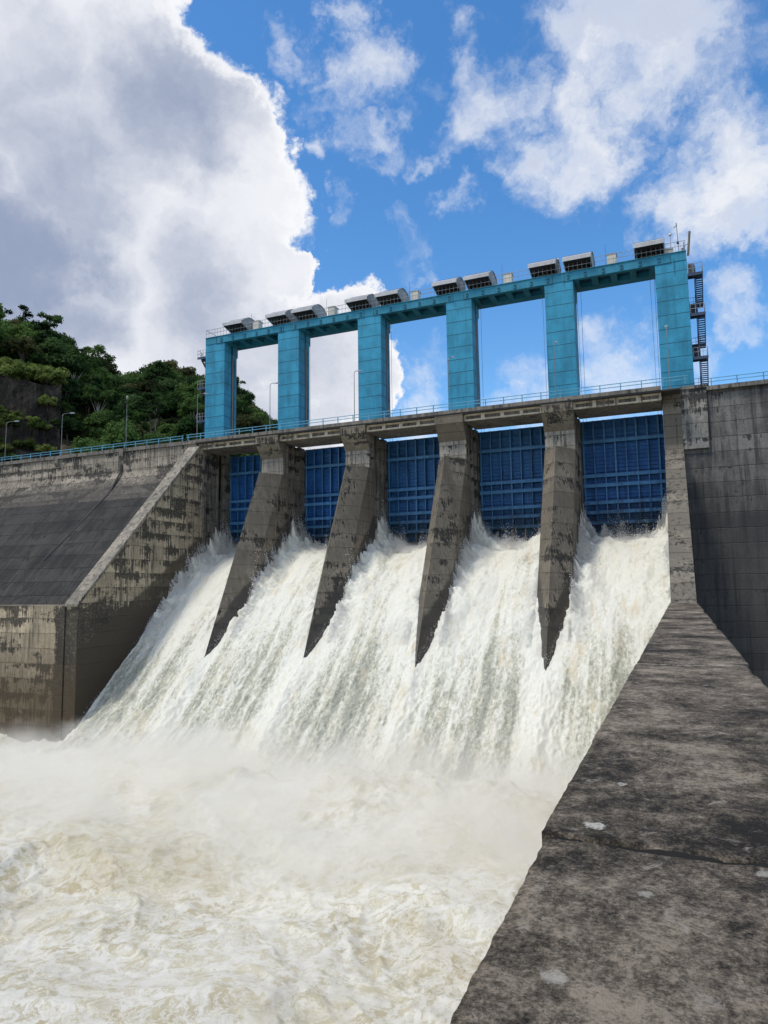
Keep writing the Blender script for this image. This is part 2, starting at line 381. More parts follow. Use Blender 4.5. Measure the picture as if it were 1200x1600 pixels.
def foam_material(name, chute):
    m, g = mat(name)
    P = g.pos(); X, Y, Z = g.xyz(P)
    if chute:
        S = g.scaled(P, (1.0, 0.34, 0.34))
        wv = g.n('ShaderNodeTexNoise'); wv.inputs['Scale'].default_value = 0.9; wv.inputs['Detail'].default_value = 4
        g.link(S, wv.inputs['Vector'])
        off = g.vmath('MULTIPLY', g.vmath('SUBTRACT', wv.outputs['Color'], (0.5, 0.5, 0.5)), (0.85, 0.85, 0.85))
        W = g.vmath('ADD', S, off)
        W2 = g.vmath('ADD', g.scaled(P, (1.0, 0.62, 0.62)), off)
        big = g.noise(g.scaled(P, (0.85, 0.045, 0.045)), 1.0, 4, 0.6)
        n1 = g.noise(W, 2.2, 8, 0.72)
        n2 = g.noise(W2, 5.0, 7, 0.75)
        gapn = g.math('ADD', g.math('MULTIPLY', n1, 0.45), g.math('MULTIPLY', n2, 0.55))
        upper = g.ramp(Y, 48.0, 56.0, -0.02, 0.15)
        f = g.math('ADD', g.math('ADD', gapn, g.math('MULTIPLY', g.math('SUBTRACT', big, 0.5), 0.62)), upper)
        # distance from the pier tails: aerated and white there
        rel = g.math('MULTIPLY', g.math('SUBTRACT', g.math('FRACT', g.math('DIVIDE', g.math('ADD', X, 48.12+4.882), 9.764)), 0.5), 9.764)
        near = g.ramp(g.math('ABSOLUTE', rel), 0.2, 2.6, 0.15, 0.0)
        f = g.math('ADD', f, near)
        col = g.mix(g.ramp(f, 0.44, 0.62), (0.47, 0.46, 0.355), (0.775, 0.76, 0.665))
        col = g.mix(g.ramp(f, 0.40, 0.50, 0.75, 0.0), col, (0.29, 0.30, 0.25))
        tan = g.noise(g.scaled(P, (0.8, 0.25, 0.25)), 1.3, 6, 0.7)
        col = g.mix(g.ramp(tan, 0.53, 0.68, 0.0, 0.65), col, (0.66, 0.575, 0.40))
        h = g.math('ADD', g.math('MULTIPLY', n1, 0.6), g.math('MULTIPLY', n2, 0.5))
        p = g.out(col, 0.65, h, 0.7, 0.10, spec=0.25)
        p.inputs['Subsurface Weight'].default_value = 0.5; p.inputs['Subsurface Radius'].default_value = (0.5, 0.5, 0.48); p.inputs['Subsurface Scale'].default_value = 0.6
    else:
        wv = g.n('ShaderNodeTexNoise'); wv.inputs['Scale'].default_value = 0.33; wv.inputs['Detail'].default_value = 6
        wv.inputs['Roughness'].default_value = 0.62
        g.link(P, wv.inputs['Vector'])
        off = g.vmath('MULTIPLY', g.vmath('SUBTRACT', wv.outputs['Color'], (0.5, 0.5, 0.5)), (4.2, 4.2, 0.0))
        W = g.vmath('ADD', P, off)
        W = g.vmath('MULTIPLY', W, (0.8, 0.8, 0.3))
        big = g.noise(P, 0.22, 5, 0.6)
        r1 = g.math('ABSOLUTE', g.math('SUBTRACT', g.noise(W, 0.75, 7, 0.66), 0.5))
        r2 = g.math('ABSOLUTE', g.math('SUBTRACT', g.noise(W, 2.1, 6, 0.68), 0.5))
        fl = g.math('MAXIMUM', g.ramp(r1, 0.0, 0.07, 1.0, 0.0), g.ramp(r2, 0.0, 0.06, 0.85, 0.0))
        froth = g.noise(W, 1.1, 9, 0.74)
        far = g.ramp(Y, 24.0, 36.0, 0.0, 0.10)
        zone = g.noise(P, 0.13, 4, 0.6, 0.8)
        fr = g.ramp(g.math('ADD', g.math('ADD', froth, g.math('MULTIPLY', g.math('SUBTRACT', zone, 0.5), 0.65)), far), 0.44, 0.74)
        fl = g.math('MULTIPLY', fl, g.ramp(zone, 0.36, 0.56, 0.5, 1.0))
        base = g.mix(g.ramp(big, 0.38, 0.62), (0.45, 0.395, 0.25), (0.55, 0.50, 0.35))
        tan = g.noise(W, 0.5, 5, 0.6)
        base = g.mix(g.ramp(tan, 0.5, 0.68, 0.0, 0.8), base, (0.45, 0.37, 0.22))
        col = g.mix(g.math('MULTIPLY', fr, 0.75), base, (0.66, 0.63, 0.51))
        col = g.mix(g.math('MULTIPLY', fl, 0.85), col, (0.76, 0.745, 0.68))
        h = g.math('ADD', g.math('MULTIPLY', froth, 0.8), g.math('MULTIPLY', fl, 0.12))
        p = g.out(col, 0.45, h, 0.5, 0.08, spec=0.3)
        p.inputs['Subsurface Weight'].default_value = 0.5; p.inputs['Subsurface Radius'].default_value = (0.5, 0.48, 0.42); p.inputs['Subsurface Scale'].default_value = 0.5
    return m
M['chute'] = foam_material('falling_white_water', True)
M['pool'] = foam_material('churning_pool_water', False)
m_, g_ = mat('spray_drops'); g_.out((0.86, 0.855, 0.83), 0.7, spec=0.2); M['spray'] = m_

def leaf_material(name, a, b, hue=0.2):
    m, g = mat(name)
    P = g.pos()
    oi = g.n('ShaderNodeObjectInfo')
    n = g.noise(P, 0.9, 4, 0.6); f = g.noise(P, 5.0, 3, 0.6)
    t = g.math('ADD', g.math('MULTIPLY', n, 0.7), g.math('MULTIPLY', f, 0.3))
    t = g.math('ADD', t, g.math('MULTIPLY', g.math('SUBTRACT', oi.outputs['Random'], 0.5), 0.6))
    c = g.mix(g.ramp(t, 0.3, 0.72), a, b)
    p = g.n('ShaderNodeBsdfDiffuse'); g.link(c, p.inputs[0])
    tr = g.n('ShaderNodeBsdfTranslucent'); g.link(c, tr.inputs[0])
    mx = g.n('ShaderNodeMixShader'); mx.inputs[0].default_value = 0.35
    g.link(p.outputs[0], mx.inputs[1]); g.link(tr.outputs[0], mx.inputs[2])
    o = g.n('ShaderNodeOutputMaterial'); g.link(mx.outputs[0], o.inputs[0])
    return m
M['leaf_dark'] = leaf_material('dark_leaves', (0.024, 0.050, 0.020), (0.080, 0.140, 0.050))
M['leaf_mid'] = leaf_material('mid_green_leaves', (0.036, 0.075, 0.024), (0.115, 0.195, 0.056))
M['leaf_bright'] = leaf_material('yellow_green_leaves', (0.055, 0.09, 0.024), (0.20, 0.25, 0.07))
M['leaf_brown'] = leaf_material('olive_leaves', (0.04, 0.05, 0.02), (0.13, 0.14, 0.06))
m_, g_ = mat('bark'); P_ = g_.pos()
g_.out(g_.mix(g_.ramp(g_.noise(g_.scaled(P_, (1, 1, .3)), 3.0, 5), .35, .65), (0.05, 0.043, 0.033), (0.16, 0.14, 0.11)), 0.9); M['bark'] = m_
m_, g_ = mat('pale_bark'); P_ = g_.pos()
g_.out(g_.mix(g_.ramp(g_.noise(g_.scaled(P_, (1, 1, .3)), 2.0, 5), .35, .65), (0.3, 0.28, 0.23), (0.55, 0.52, 0.46)), 0.9); M['palebark'] = m_
m_, g_ = mat('forest_floor'); P_ = g_.pos()
c_ = g_.mix(g_.ramp(g_.noise(P_, 0.5, 7, 0.7), .38, .62), (0.018, 0.028, 0.010), (0.055, 0.085, 0.025))
xyz_ = g_.xyz(P_)
az_ = g_.math('DEGREES', g_.math('ARCTAN2', xyz_[0], xyz_[1])) if False else g_.math('ARCTAN2', xyz_[0], xyz_[1])
rb_ = g_.math('MULTIPLY', g_.ramp(az_, math.radians(-48.6), math.radians(-48.1)), g_.ramp(az_, math.radians(-46.9), math.radians(-45.6), 1.0, 0.0))
rb_ = g_.math('MULTIPLY', rb_, g_.ramp(xyz_[2], 27.0, 31.0, 1.0, 0.0))
n_ = g_.noise(P_, 1.1, 8, 0.75)
c_ = g_.mix(g_.math('MULTIPLY', rb_, g_.ramp(n_, .42, .5)), c_, (0.12, 0.085, 0.05))
c_ = g_.mix(g_.math('MULTIPLY', rb_, g_.ramp(n_, .60, .66)), c_, (0.30, 0.25, 0.19))
g_.out(c_, 0.95, n_, 1.0, 0.6); M['floor'] = m_
m_, g_ = mat('blackened_rock_wall'); P_ = g_.pos()
a_ = g_.noise(g_.scaled(P_, (0.6, 0.6, 0.12)), 1.0, 7, 0.7); b_ = g_.noise(P_, 0.5, 8, 0.75)
c_ = g_.mix(g_.ramp(g_.math('ADD', g_.math('MULTIPLY', a_, .6), g_.math('MULTIPLY', b_, .4)), .42, .66), (0.014, 0.013, 0.011), (0.11, 0.09, 0.065))
c_ = g_.mix(g_.ramp(b_, .62, .72, 0, .6), c_, (0.07, 0.075, 0.03))
g_.out(c_, 0.95, b_, 1.0, 0.5); M['rock'] = m_
m_, g_ = mat('river_bed_ground'); P_ = g_.pos()
g_.out(g_.mix(g_.noise(P_, 0.05, 6, 0.7), (0.05, 0.06, 0.03), (0.16, 0.13, 0.08)), 0.95); M['ground'] = m_
m_, g_ = mat('asphalt'); P_ = g_.pos()
g_.out(g_.mix(g_.noise(P_, 2.0, 6, 0.7), (0.04, 0.04, 0.042), (0.075, 0.072, 0.07)), 0.9); M['asphalt'] = m_

# ------------------------------------------------------------------ dimensions (fitted to the photograph)
TX = [-48.12+9.764*i for i in range(6)]          # tower / pier centre lines
YT = 64.27                                       # tower front plane
HW = 1.30
DECK = 16.05
LW0, LW1 = -48.2, -46.8                          # left training wall
RW0, RW1 = -0.62, 0.82                           # right training wall

ORD = ['first', 'second', 'third', 'fourth', 'fifth', 'sixth']

# ------------------------------------------------------------------ ground, pool, chute
S_ = 1500
o = MB().add([(-S_, -S_, -15), (S_, -S_, -15), (S_, S_, -15), (-S_, S_, -15)], [(0, 1, 2, 3)]).build('ground', M['ground'])
tag(o, kind='structure')

# pool
ys = np.concatenate([np.arange(-40, 10, 0.6), np.arange(10, 30, 0.10), np.arange(30, 47.5, 0.16)])
xs = np.concatenate([np.arange(-150, -62, 1.2), np.arange(-62, -30, 0.16), np.arange(-30, -0.3, 0.10)])
XX, YY = np.meshgrid(xs, ys)
turb = np.clip((YY-8)/30, 0.35, 1.25)
wx = fbm(XX*0.16, YY*0.16, 1.0, 3, 5)*2.2; wy = fbm(XX*0.16, YY*0.16, 7.0, 3, 9)*2.2
hz = 0.42*fbm((XX+wx)*0.2, (YY+wy)*0.3, 3.0, 4, 21)
rd = 1-np.abs(fbm((XX+wx)*0.42, (YY+wy)*0.6, 5.0, 4, 33))
hz = hz+0.50*np.clip(rd, 0, 1)**3
rd2 = 1-np.abs(fbm((XX+wx*1.5)*1.2, (YY+wy*1.5)*1.5, 9.0, 3, 41))
hz = hz+0.13*np.clip(rd2, 0, 1)**3
hz = hz+0.06*fbm(XX*3.2, YY*3.2, 2.0, 3, 55)
boil = np.exp(-((YY-39.5)/3.4)**2)*(0.5+0.7*np.clip(fbm(XX*0.35, YY*0.4, 11.0, 4, 66)+0.3, 0, 2))
boil = boil*np.clip((XX+46)/8, 0, 1)
zz = -13.2+hz*turb*0.62+boil*1.3+0.75*fbm((XX+wx)*0.11, (YY+wy)*0.17, 15.0, 2, 140)
pool = np_mesh('water', np.stack([XX, YY, zz], -1).reshape(-1, 3), grid_faces(len(ys), len(xs)), M['pool'])
tag(pool, 'churning cream coloured white water filling the stilling pool', 'water', kind='structure')

# chute water : one continuous sheet over the spillway
xs = np.arange(-46.9, -0.5, 0.075)
sy = np.concatenate([np.arange(37.6, 50, 0.085), np.arange(50, 66.5, 0.075)])
XX, YY = np.meshgrid(xs, sy)
ZZ = np.interp(YY, CH_Y, CH_Z)
# smooth the long profile
ker = np.hanning(31); ker /= ker.sum()
prof = np.interp(sy, CH_Y, CH_Z); pr = np.convolve(np.pad(prof, 15, mode='edge'), ker, 'valid'); pr[:3] = prof[:3]; pr[-12:] = prof[-12:]
ZZ = np.repeat(pr[:, None], len(xs), 1)
dz = np.gradient(pr, sy); nrm = np.sqrt(1+dz**2); NY = (-dz/nrm)[:, None]; NZ = (1/nrm)[:, None]
rel = (XX-TX[0]+4.882) % 9.764-4.882                # distance from nearest pier axis
side = np.abs(rel)-1.3                               # distance from nearest side face (negative: behind pier)
left_of_bay = rel > 0                                # water lying on the right hand face of a pier
along = np.clip((YY-51.5)/5.0, 0, 1)*np.clip((66.4-YY)/3.0, 0.55, 1)
spk = 0.60+0.30*fbm(XX*0.9, YY*1.3, 1.0, 4, 77)+0.16*fbm(XX*4, YY*4.5, 4.0, 3, 79)
pile = np.where(left_of_bay, 2.15, 1.7)*along*spk*np.exp(-np.clip(side, 0, None)/0.7)*(1+0.45*np.clip((YY-62.5)/2, 0, 1))
pile += 0.45*along*np.exp(-((side-1.4)/1.2)**2)*(0.5+fbm(XX*0.6, YY*0.6, 3.0, 3, 80))
# roostertail behind the pier tips
tail = 0.55*np.exp(-(rel/0.7)**2)*np.clip((50.6-YY)/1.5, 0, 1)*np.clip((YY-38)/7, 0, 1)
fl = 0.40*fbm(XX*0.42, YY*0.14, 2.0, 3, 88)+0.13*fbm(XX*1.1, YY*0.30, 6.0, 4, 90)
fine = 0.085*fbm(XX*2.6, YY*1.15, 8.0, 4, 92, 0.6)+0.075*fbm(XX*6.0, YY*3.8, 3.0, 3, 95, 0.6)
amp = np.clip((66.6-YY)/8, 0.12, 1)
lump = np.clip((55-YY)/8, 0.12, 1)
corner = np.where(left_of_bay, 1.5, 1.3)*np.exp(-np.clip(side, 0, None)/0.95)*np.exp(-((YY-64.2)/1.5)**2)*(0.7+0.9*fbm(XX*1.7, YY*1.9, 5.0, 4, 130)+0.5*fbm(XX*6, YY*6, 3.0, 3, 131))
hh = corner+fl*amp*0.8+fine*amp*(0.5+0.9*lump)+pile+tail
V = np.stack([XX, YY+NY*(hh*0.55), ZZ+NZ*hh], -1).reshape(-1, 3)
chute = np_mesh('water', V, grid_faces(len(sy), len(xs)), M['chute'])
tag(chute, 'white water rushing down the spillway chute in five streams', 'water', kind='structure')

# spray: droplets torn off along the pier faces and at the gates
def spray(n):
    pts = []; siz = []
    faces = []
    for i, cx in enumerate(TX):
        if i > 0: faces.append((cx-1.3 if i < 5 else RW0, -1))
        if i < 5: faces.append((cx+1.3 if i > 0 else LW1, +1))
    for fx, sg in faces:
        k = n if sg > 0 else int(n*0.7)
        y = 51.8+14.4*rng.random(k)**0.85
        base = np.interp(y, CH_Y, CH_Z)
        al = np.clip((y-51.5)/5.0, 0, 1)
        crest = (2.0 if sg > 0 else 1.6)*al*(0.62+0.55*fbm(np.full(k, fx), y*1.9, 1.0, 4, 77))
        spike = np.clip(0.35+0.9*fbm(y*1.1, np.full(k, fx*3.1), 2.0, 4, 101), 0.05, 2)
        lat = rng.exponential(0.42, k)
        up = rng.exponential(0.40, k)*spike*al
        # a puff in the corner against the gate
        gatep = np.clip((y-62.5)/3.0, 0, 1)
        up = up*(1+1.6*gatep); lat = lat*(1+1.2*gatep)
        cor = 1.5*np.exp(-lat/0.9)*np.exp(-((y-64.3)/1.5)**2)*(0.6+0.6*rng.random(k))
        z = base+cor+crest*np.exp(-lat/0.6)+up*np.exp(-lat/1.3)
        x = fx+sg*lat
        pts.append(np.stack([x, y-0.35*up, z], -1)); siz.append(0.008+0.026*rng.random(k)**3)
        k = int(n*(1.1 if sg > 0 else 0.9))
        y = 64.3+rng.normal(0, 0.75, k); y = np.clip(y, 62.0, 66.0); lat = rng.exponential(1.0, k)
        env = (3.6 if sg > 0 else 3.2)*np.exp(-lat/1.5)*np.exp(-((y-64.3)/1.4)**2)*np.clip(0.5+1.0*fbm(lat*2.2, y*1.8, fx*1.7, 4, 133)+0.35*fbm(lat*8, y*5, fx, 2, 134), 0.02, 1.5)
        z = np.interp(y, CH_Y, CH_Z)+env*rng.random(k)**0.8
        pts.append(np.stack([fx+sg*lat, y, z], -1)); siz.append(0.010+0.032*rng.random(k)**2.5)
    # fringe all along the gate lips and low chute
    k = n*4
    bay = rng.integers(0, 5, k); x = np.array(TX)[bay]+1.4+6.96*rng.random(k)
    y = 62.0+3.8*rng.random(k); z = np.interp(y, CH_Y, CH_Z)+np.abs(rng.normal(0, 0.62, k))*np.clip(0.35+1.3*fbm(x*1.1, y*0.8, 1.0, 3, 120), 0, 2)
    pts.append(np.stack([x, y, z], -1)); siz.append(0.008+0.022*rng.random(k)**2)
    k = n*2
    x = -46.6+45.8*rng.random(k); y = 40+17*rng.random(k)
    z = np.interp(y, CH_Y, CH_Z)+0.35+np.abs(rng.normal(0, 0.22, k))
    pts.append(np.stack([x, y, z], -1)); siz.append(0.008+0.02*rng.random(k)**2)
    P = np.concatenate(pts); s = np.concatenate(siz)
    N = len(P)
    tet = np.array([(1, 1, 1), (1, -1, -1), (-1, 1, -1), (-1, -1, 1)], float)*0.7
    st = rng.uniform(0.6, 1.6, (N, 1, 3))
    V = P[:, None, :]+tet[None]*s[:, None, None]*st
    F = np.array([(0, 1, 2), (0, 3, 1), (0, 2, 3), (1, 3, 2)])
    Q = (F[None]+(np.arange(N)*4)[:, None, None]).reshape(-1, 3)
    return np_mesh('water_spray', V.reshape(-1, 3), Q, M['spray'], smooth=True)
sp = spray(26000)
tag(sp, 'fine white spray thrown up along the pier faces and below the gates', 'spray', kind='stuff')

# mist over the foot of the chute
def mist():
    m, g = mat('mist_volume')
    P = g.pos(); X, Y, Z = g.xyz(P)
    n = g.noise(g.scaled(P, (1, 1, 1.3)), 0.22, 6, 0.62, 0.6)
    n2 = g.noise(P, 0.5, 3, 0.6)
    # the cloud hugs the toe: its centre line rises up the chute
    top = g.ramp(g.math('ADD', g.math('ADD', Z, g.ramp(X, -47.0, -37.0, 1.7, 0.0)), g.math('MULTIPLY', g.math('SUBTRACT', n, 0.5), -6.0)), -13.2, -9.0, 1.0, 0.0, smooth=False)
    yy = g.math('ADD', Y, g.math('MULTIPLY', g.math('SUBTRACT', n, 0.5), 5.0))
    fy = g.math('MULTIPLY', g.ramp(yy, 25.5, 37.0), g.ramp(Y, 43.5, 48.5, 1.0, 0.0))
    fx = g.math('MULTIPLY', g.ramp(X, -66.0, -42.0), g.ramp(X, -2.2, -0.9, 1.0, 0.0))
    d = g.math('MULTIPLY', g.math('MULTIPLY', g.math('POWER', top, 1.6), fy), fx)
    d = g.math('MULTIPLY', d, g.ramp(g.math('ADD', g.math('MULTIPLY', n, 0.75), g.math('MULTIPLY', n2, 0.25)), 0.26, 0.60))
    d = g.math('MULTIPLY', d, 0.85)
    v = g.n('ShaderNodeVolumePrincipled'); o = g.n('ShaderNodeOutputMaterial')
    v.inputs['Color'].default_value = (0.995, 0.978, 0.93, 1)
    v.inputs['Anisotropy'].default_value = 0.0
    g.link(d, v.inputs['Density'])
    g.link(v.outputs[0], o.inputs['Volume'])
    b = MB().box(-66.5, -0.75, 24.0, 49.0, -13.9, -5.6).build('mist', m)
    tag(b, 'white mist drifting over the foot of the falling water', 'mist', kind='stuff')
mist()

# ------------------------------------------------------------------ left dam, training wall
def left_side():
    d = empty('dam_wall', (-70, 60, -13))
    tag(d, 'grey stained concrete dam wall with dark sloping face left of the spillway', 'dam')
    # profile in (y,z): bench, slope, curve, crest face
    slope = [(47.6, -1.22)]
    for t in np.linspace(0, 1, 12)[0:]:
        slope.append((47.6+t*(57.2-47.6), -1.22+t*(9.2+1.22)))
    # fillet to vertical
    p0 = np.array((57.2, 9.2)); p1 = np.array((59.7, 11.9)); p2 = np.array((60.12, 13.3))
    curve = [tuple((1-t)**2*p0+2*t*(1-t)*p1+t*t*p2) for t in np.linspace(0, 1, 9)[1:]]
    MB().prism_x([(44.2, -15.2), (44.2, -1.22), (47.6, -1.22), (50, -1.22), (50, -15.2)], -140, LW0-0.004).build('toe_wall', M['wall'], d)
    poly = [(50.1, -1.3)]+[(47.62, -1.215)]+slope[1:]+curve
    cs = curve[0:]
    poly = [(50.1, -1.3)]+[(47.62, -1.215)]+slope[1:]+curve[:1]+[(61.5, curve[0][1]), (61.5, -1.3)]
    MB().prism_x(poly, -140, LW0-0.008).build('sloping_face', M['slope'], d)
    MB().prism_x([(60.12, 13.3), (60.10, 15.62), (66, 15.62), (66, cs[0][1])]+[(y, z) for y, z in cs[:-1]], -140, LW0+0.9).build('crest', M['leftdam'], d)
    MB().box(-140, LW0+0.9, 59.92, 60.42, 15.624, 16.02).build('parapet', M['soffit'], d)
    MB().box(-140, LW0+0.9, 60.43, 65.9, 15.624, 15.7).build('road', M['asphalt'], d)
    # vertical drain pilasters on the crest face and corbels below lamp posts
    for k, px in enumerate((-77.3, -67.5, -57.5)):
        MB().prism_x([(60.2, 14.55), (59.8, 15.1), (59.8, 15.6), (60.2, 15.6)], px-0.28, px+0.28).build('bracket', M['soffit'], d)
    # dark crack running down the face
    pts = [(-57.6, 60.05, 14.2), (-57.6, 59.95, 13.4), (-57.75, 59.5, 12.4), (-57.9, 58.6, 10.8), (-58.3, 57.0, 9.0), (-58.8, 54.5, 6.25), (-59.4, 51.6, 3.15)]
    c = MB()
    for a, b in zip(pts[:-1], pts[1:]): c.bar(a, b, 0.30, 0.06)
    c.build('wet_streak', M['dark'], d)

    t = empty('training_wall', (-47.5, 50, -13))
    tag(t, 'tall pale stained concrete training wall with sloping cap at left edge of the water', 'wall')
    body = [(44.3, -15), (44.3, -1.3), (59.8, 14.8), (60.6, 15.3), (60.6, -15)]
    MB().prism_x(body, LW0+0.05, LW1).build('wall_body', M['wall'], t)
    MB().prism_x([(44.14, -1.3), (44.14, -1.08), (59.9, 15.26), (60.1, 15.26), (60.1, 15.0)], LW0, LW1+0.06).build('sloping_cap', M['cap'], t)
    # grooved abutment beside the first gate (gate slots)
    pl = [(LW0, 60.62), (LW1-0.02, 60.62), (LW1-0.02, 61.3), (LW1-0.45, 61.3), (LW1-0.45, 61.9), (LW1-0.02, 61.9), (LW1-0.02, 62.15),
          (LW1-0.45, 62.15), (LW1-0.45, 63.35), (LW1-0.05, 63.35), (LW1-0.05, 63.6), (LW1-0.5, 63.6), (LW1-0.5, 64.5), (LW1-0.02, 64.5), (LW1-0.02, 65.6),
          (LW1-0.5, 65.6), (LW1-0.5, 66.7), (LW1-0.02, 66.7), (LW1-0.02, 69), (LW0, 69)]
    MB().prism_z(pl, -6, 15.08).build('gate_slot_wall', M['pierwall'], t)
left_side()

# ------------------------------------------------------------------ right side: training wall, abutment, coping
def right_side():
    c = empty('buttress', (0.1, 55, -10))
    tag(c, 'narrow tall concrete buttress at right of the fifth gate above the walkway', 'buttress')
    prof = [(45.72, -14.9), (45.72, -1.19), (61.2, 10.55), (61.75, 11.4), (61.75, 15.3), (69, 15.3), (69, -14.9)]
    MB().prism_x([(y, z) for y, z in prof], RW0, RW1).build('buttress_body', M['column'], c)
    # raised edges of the sloping back
    MB().box(RW0-0.02, RW1+0.02, 61.45, 62.2, 15.304, 16.02).build('capital', M['column'], c)
    w = empty('abutment_wall', (12, 62, -14))
    tag(w, 'high dark grey concrete abutment wall with horizontal joints at right edge', 'wall')
    MB().box(RW1+0.004, 40, 62.0, 69, -14.9, 15.7).build('wall_face', M['rightwall'], w)
    MB().box(RW1+0.006, 2.78, 61.72, 61.997, 10.95, 15.95).build('raised_panel', M['panel'], w)
    MB().box(2.80, 40, 61.66, 62.3, 15.704, 16.05).build('parapet', M['soffit'], w)
    MB().box(RW1+0.006, 2.795, 61.60, 62.3, 15.954, 16.22).build('parapet', M['soffit'], w)
    # long foreground wall
    g = empty('walkway_wall', (0.1, 20, -13))
    tag(g, 'broad weathered concrete wall top running from the viewer towards the dam', 'wall')
    MB().box(RW0-0.03, RW1+0.02, -9, 45.715, -14.8, -1.345).build('wall_body', M['wall'], g)
    r = np.random.default_rng(3)
    def slab(y0, y1, step, jag0, jag1, xoff, tap=0.0):
        ny = max(6, int((y1-y0)/step)); nx = 34
        u = np.linspace(0, 1, nx); ys_ = np.linspace(0, 1, ny)
        U, T = np.meshgrid(u, ys_)
        x0 = RW0-0.05+xoff; x1 = RW1+0.03
        ysl = y0+(y1-y0)*T
        fade0 = np.clip(1-T*(y1-y0)/0.12, 0, 1); fade1 = np.clip(1-(1-T)*(y1-y0)/0.12, 0, 1)
        Yg = ysl+fade0*tap*(1-U)**1.5+fade0*jag0*fbm(U*6, 0*U, y0, 4, 11)+fade1*jag1*fbm(U*6, 0*U, y1, 4, 12)
        edge = 0.0015*fbm(ysl*2.0, 0*ysl, 1.0, 4, 14)+0.0035*fbm(ysl*16.0, 0*ysl, 4.0, 2, 15)
        # chips on the right edge further off
        chip = 0.10*np.clip(fbm(ysl*0.55, 0*ysl, 8.0, 3, 18)-0.35, 0, 1)
        Xg = x0+edge*(1-U)+(x1-x0)*U-edge*U-chip*U
        Zg = -1.18+0.010*fbm(Xg*1.5, Yg*1.5, 0, 4, 16)+0.004*fbm(Xg*9, Yg*9, 0, 3, 17)
        rim = np.minimum(np.minimum(U*(x1-x0), (1-U)*(x1-x0)), np.minimum(T, 1-T)*(y1-y0))
        Zg = Zg-0.010*np.clip(1-rim/0.012, 0, 1)**2
        top = np.stack([Xg, Yg, Zg], -1).reshape(-1, 3)
        f = [tuple(q) for q in grid_faces(ny, nx)]
        mb = MB(); mb.add(top, f)
        idx = np.arange(ny*nx).reshape(ny, nx)
        ring = list(idx[0, :])+list(idx[1:, -1])+list(idx[-1, -2::-1])+list(idx[-2:0:-1, 0])
        low = [(top[i][0], top[i][1], -1.34) for i in ring]
        b0 = len(mb.v); mb.v.extend(low); n = len(ring)
        mb.f.extend([(ring[k], ring[(k+1) % n], b0+(k+1) % n, b0+k) for k in range(n)])
        mb.f.append(tuple(range(b0, b0+n)))
        return mb
    slab(-9, 3.44, 0.02, 0, 0.02, 0.02).build('slab', M['coping'], g, smooth=True)
    slab(3.482, 11.13, 0.025, 0.016, 0.012, -0.012, 0.022).build('slab', M['coping'], g, smooth=True)
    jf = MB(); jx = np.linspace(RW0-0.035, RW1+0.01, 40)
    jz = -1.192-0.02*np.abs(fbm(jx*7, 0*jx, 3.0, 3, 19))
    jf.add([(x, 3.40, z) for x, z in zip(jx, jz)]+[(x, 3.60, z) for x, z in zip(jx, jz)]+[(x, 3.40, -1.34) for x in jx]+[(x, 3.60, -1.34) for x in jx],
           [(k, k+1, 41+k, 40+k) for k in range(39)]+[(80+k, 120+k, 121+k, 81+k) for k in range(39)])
    jf.build('joint_gap_shade', M['dirt'], g)  # dirt-like strip added so the joint reads as a dark, shaded gap
    slab(11.15, 24.0, 0.12, 0.01, 0.01, 0.0).build('slab', M['coping'], g, smooth=True)
    slab(24.02, 45.6, 0.25, 0.01, 0.01, 0.0).build('slab', M['coping'], g, smooth=True)
right_side()

# ------------------------------------------------------------------ piers
def pier(i):
    cx = TX[i]
    d = empty('spillway_pier', (cx, 60, -8))
    tag(d, f'{["", "leftmost", "second", "third", "rightmost"][i]} tapering concrete spillway pier{" from the left" if i in (2, 3) else ""} with pointed nose in the white water',
        'pier', 'tapering concrete piers between the gates')
    B = 1.27
    R = [(B, 61.12), (B, 61.4), (B-.28, 61.45), (B-.28, 62.0), (B, 62.05), (B, 62.3), (B-.28, 62.35), (B-.28, 63.3), (B, 63.3), (B, 63.6),
         (B-.36, 63.6), (B-.36, 64.5), (B+.02, 64.5), (B+.02, 65.6), (B-.4, 65.6), (B-.4, 66.7), (B, 66.7), (B, 69), (0.5, 70.3)]
    pl = [(cx+a, b) for a, b in R]+[(cx-a, b) for a, b in R[::-1]]
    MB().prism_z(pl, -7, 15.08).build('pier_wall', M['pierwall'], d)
    MB().box(cx-B-.012, cx+B+.012, 61.09, 61.36, 11.2, 14.0).build('neck', M['neck'], d)
    # sloping wedge nose
    rings = []
    for z in np.concatenate([np.linspace(-9, 11.55, 24), [11.62]]):
        yr = 50.2+(z+6.0)*0.482
        ysh = min(yr+2.25, 62.0); h = 1.31
        bev = 0.25
        rings.append([(cx, yr, z), (cx+h, ysh, z), (cx+h, 62.2, z), (cx-h, 62.2, z), (cx-h, ysh, z)])
    MB().loft(rings).build('nose', M['pier'], d)
    cb = MB()
    w = 1.33
    cb.loft([[(cx-w+.02, 61.1, 13.35), (cx+w-.02, 61.1, 13.35), (cx+w-.02, 61.3, 13.35), (cx-w+.02, 61.3, 13.35)],
             [(cx-w, 60.05, 14.85), (cx+w, 60.05, 14.85), (cx+w, 61.6, 14.85), (cx-w, 61.6, 14.85)]])
    cb.build('corbel', M['pier'], d)
    MB().box(cx-w-.02, cx+w+.02, 59.98, 61.62, 14.854, 15.60).build('corbel_cap', M['pier'], d)
    return d
for i in range(1, 5): pier(i)

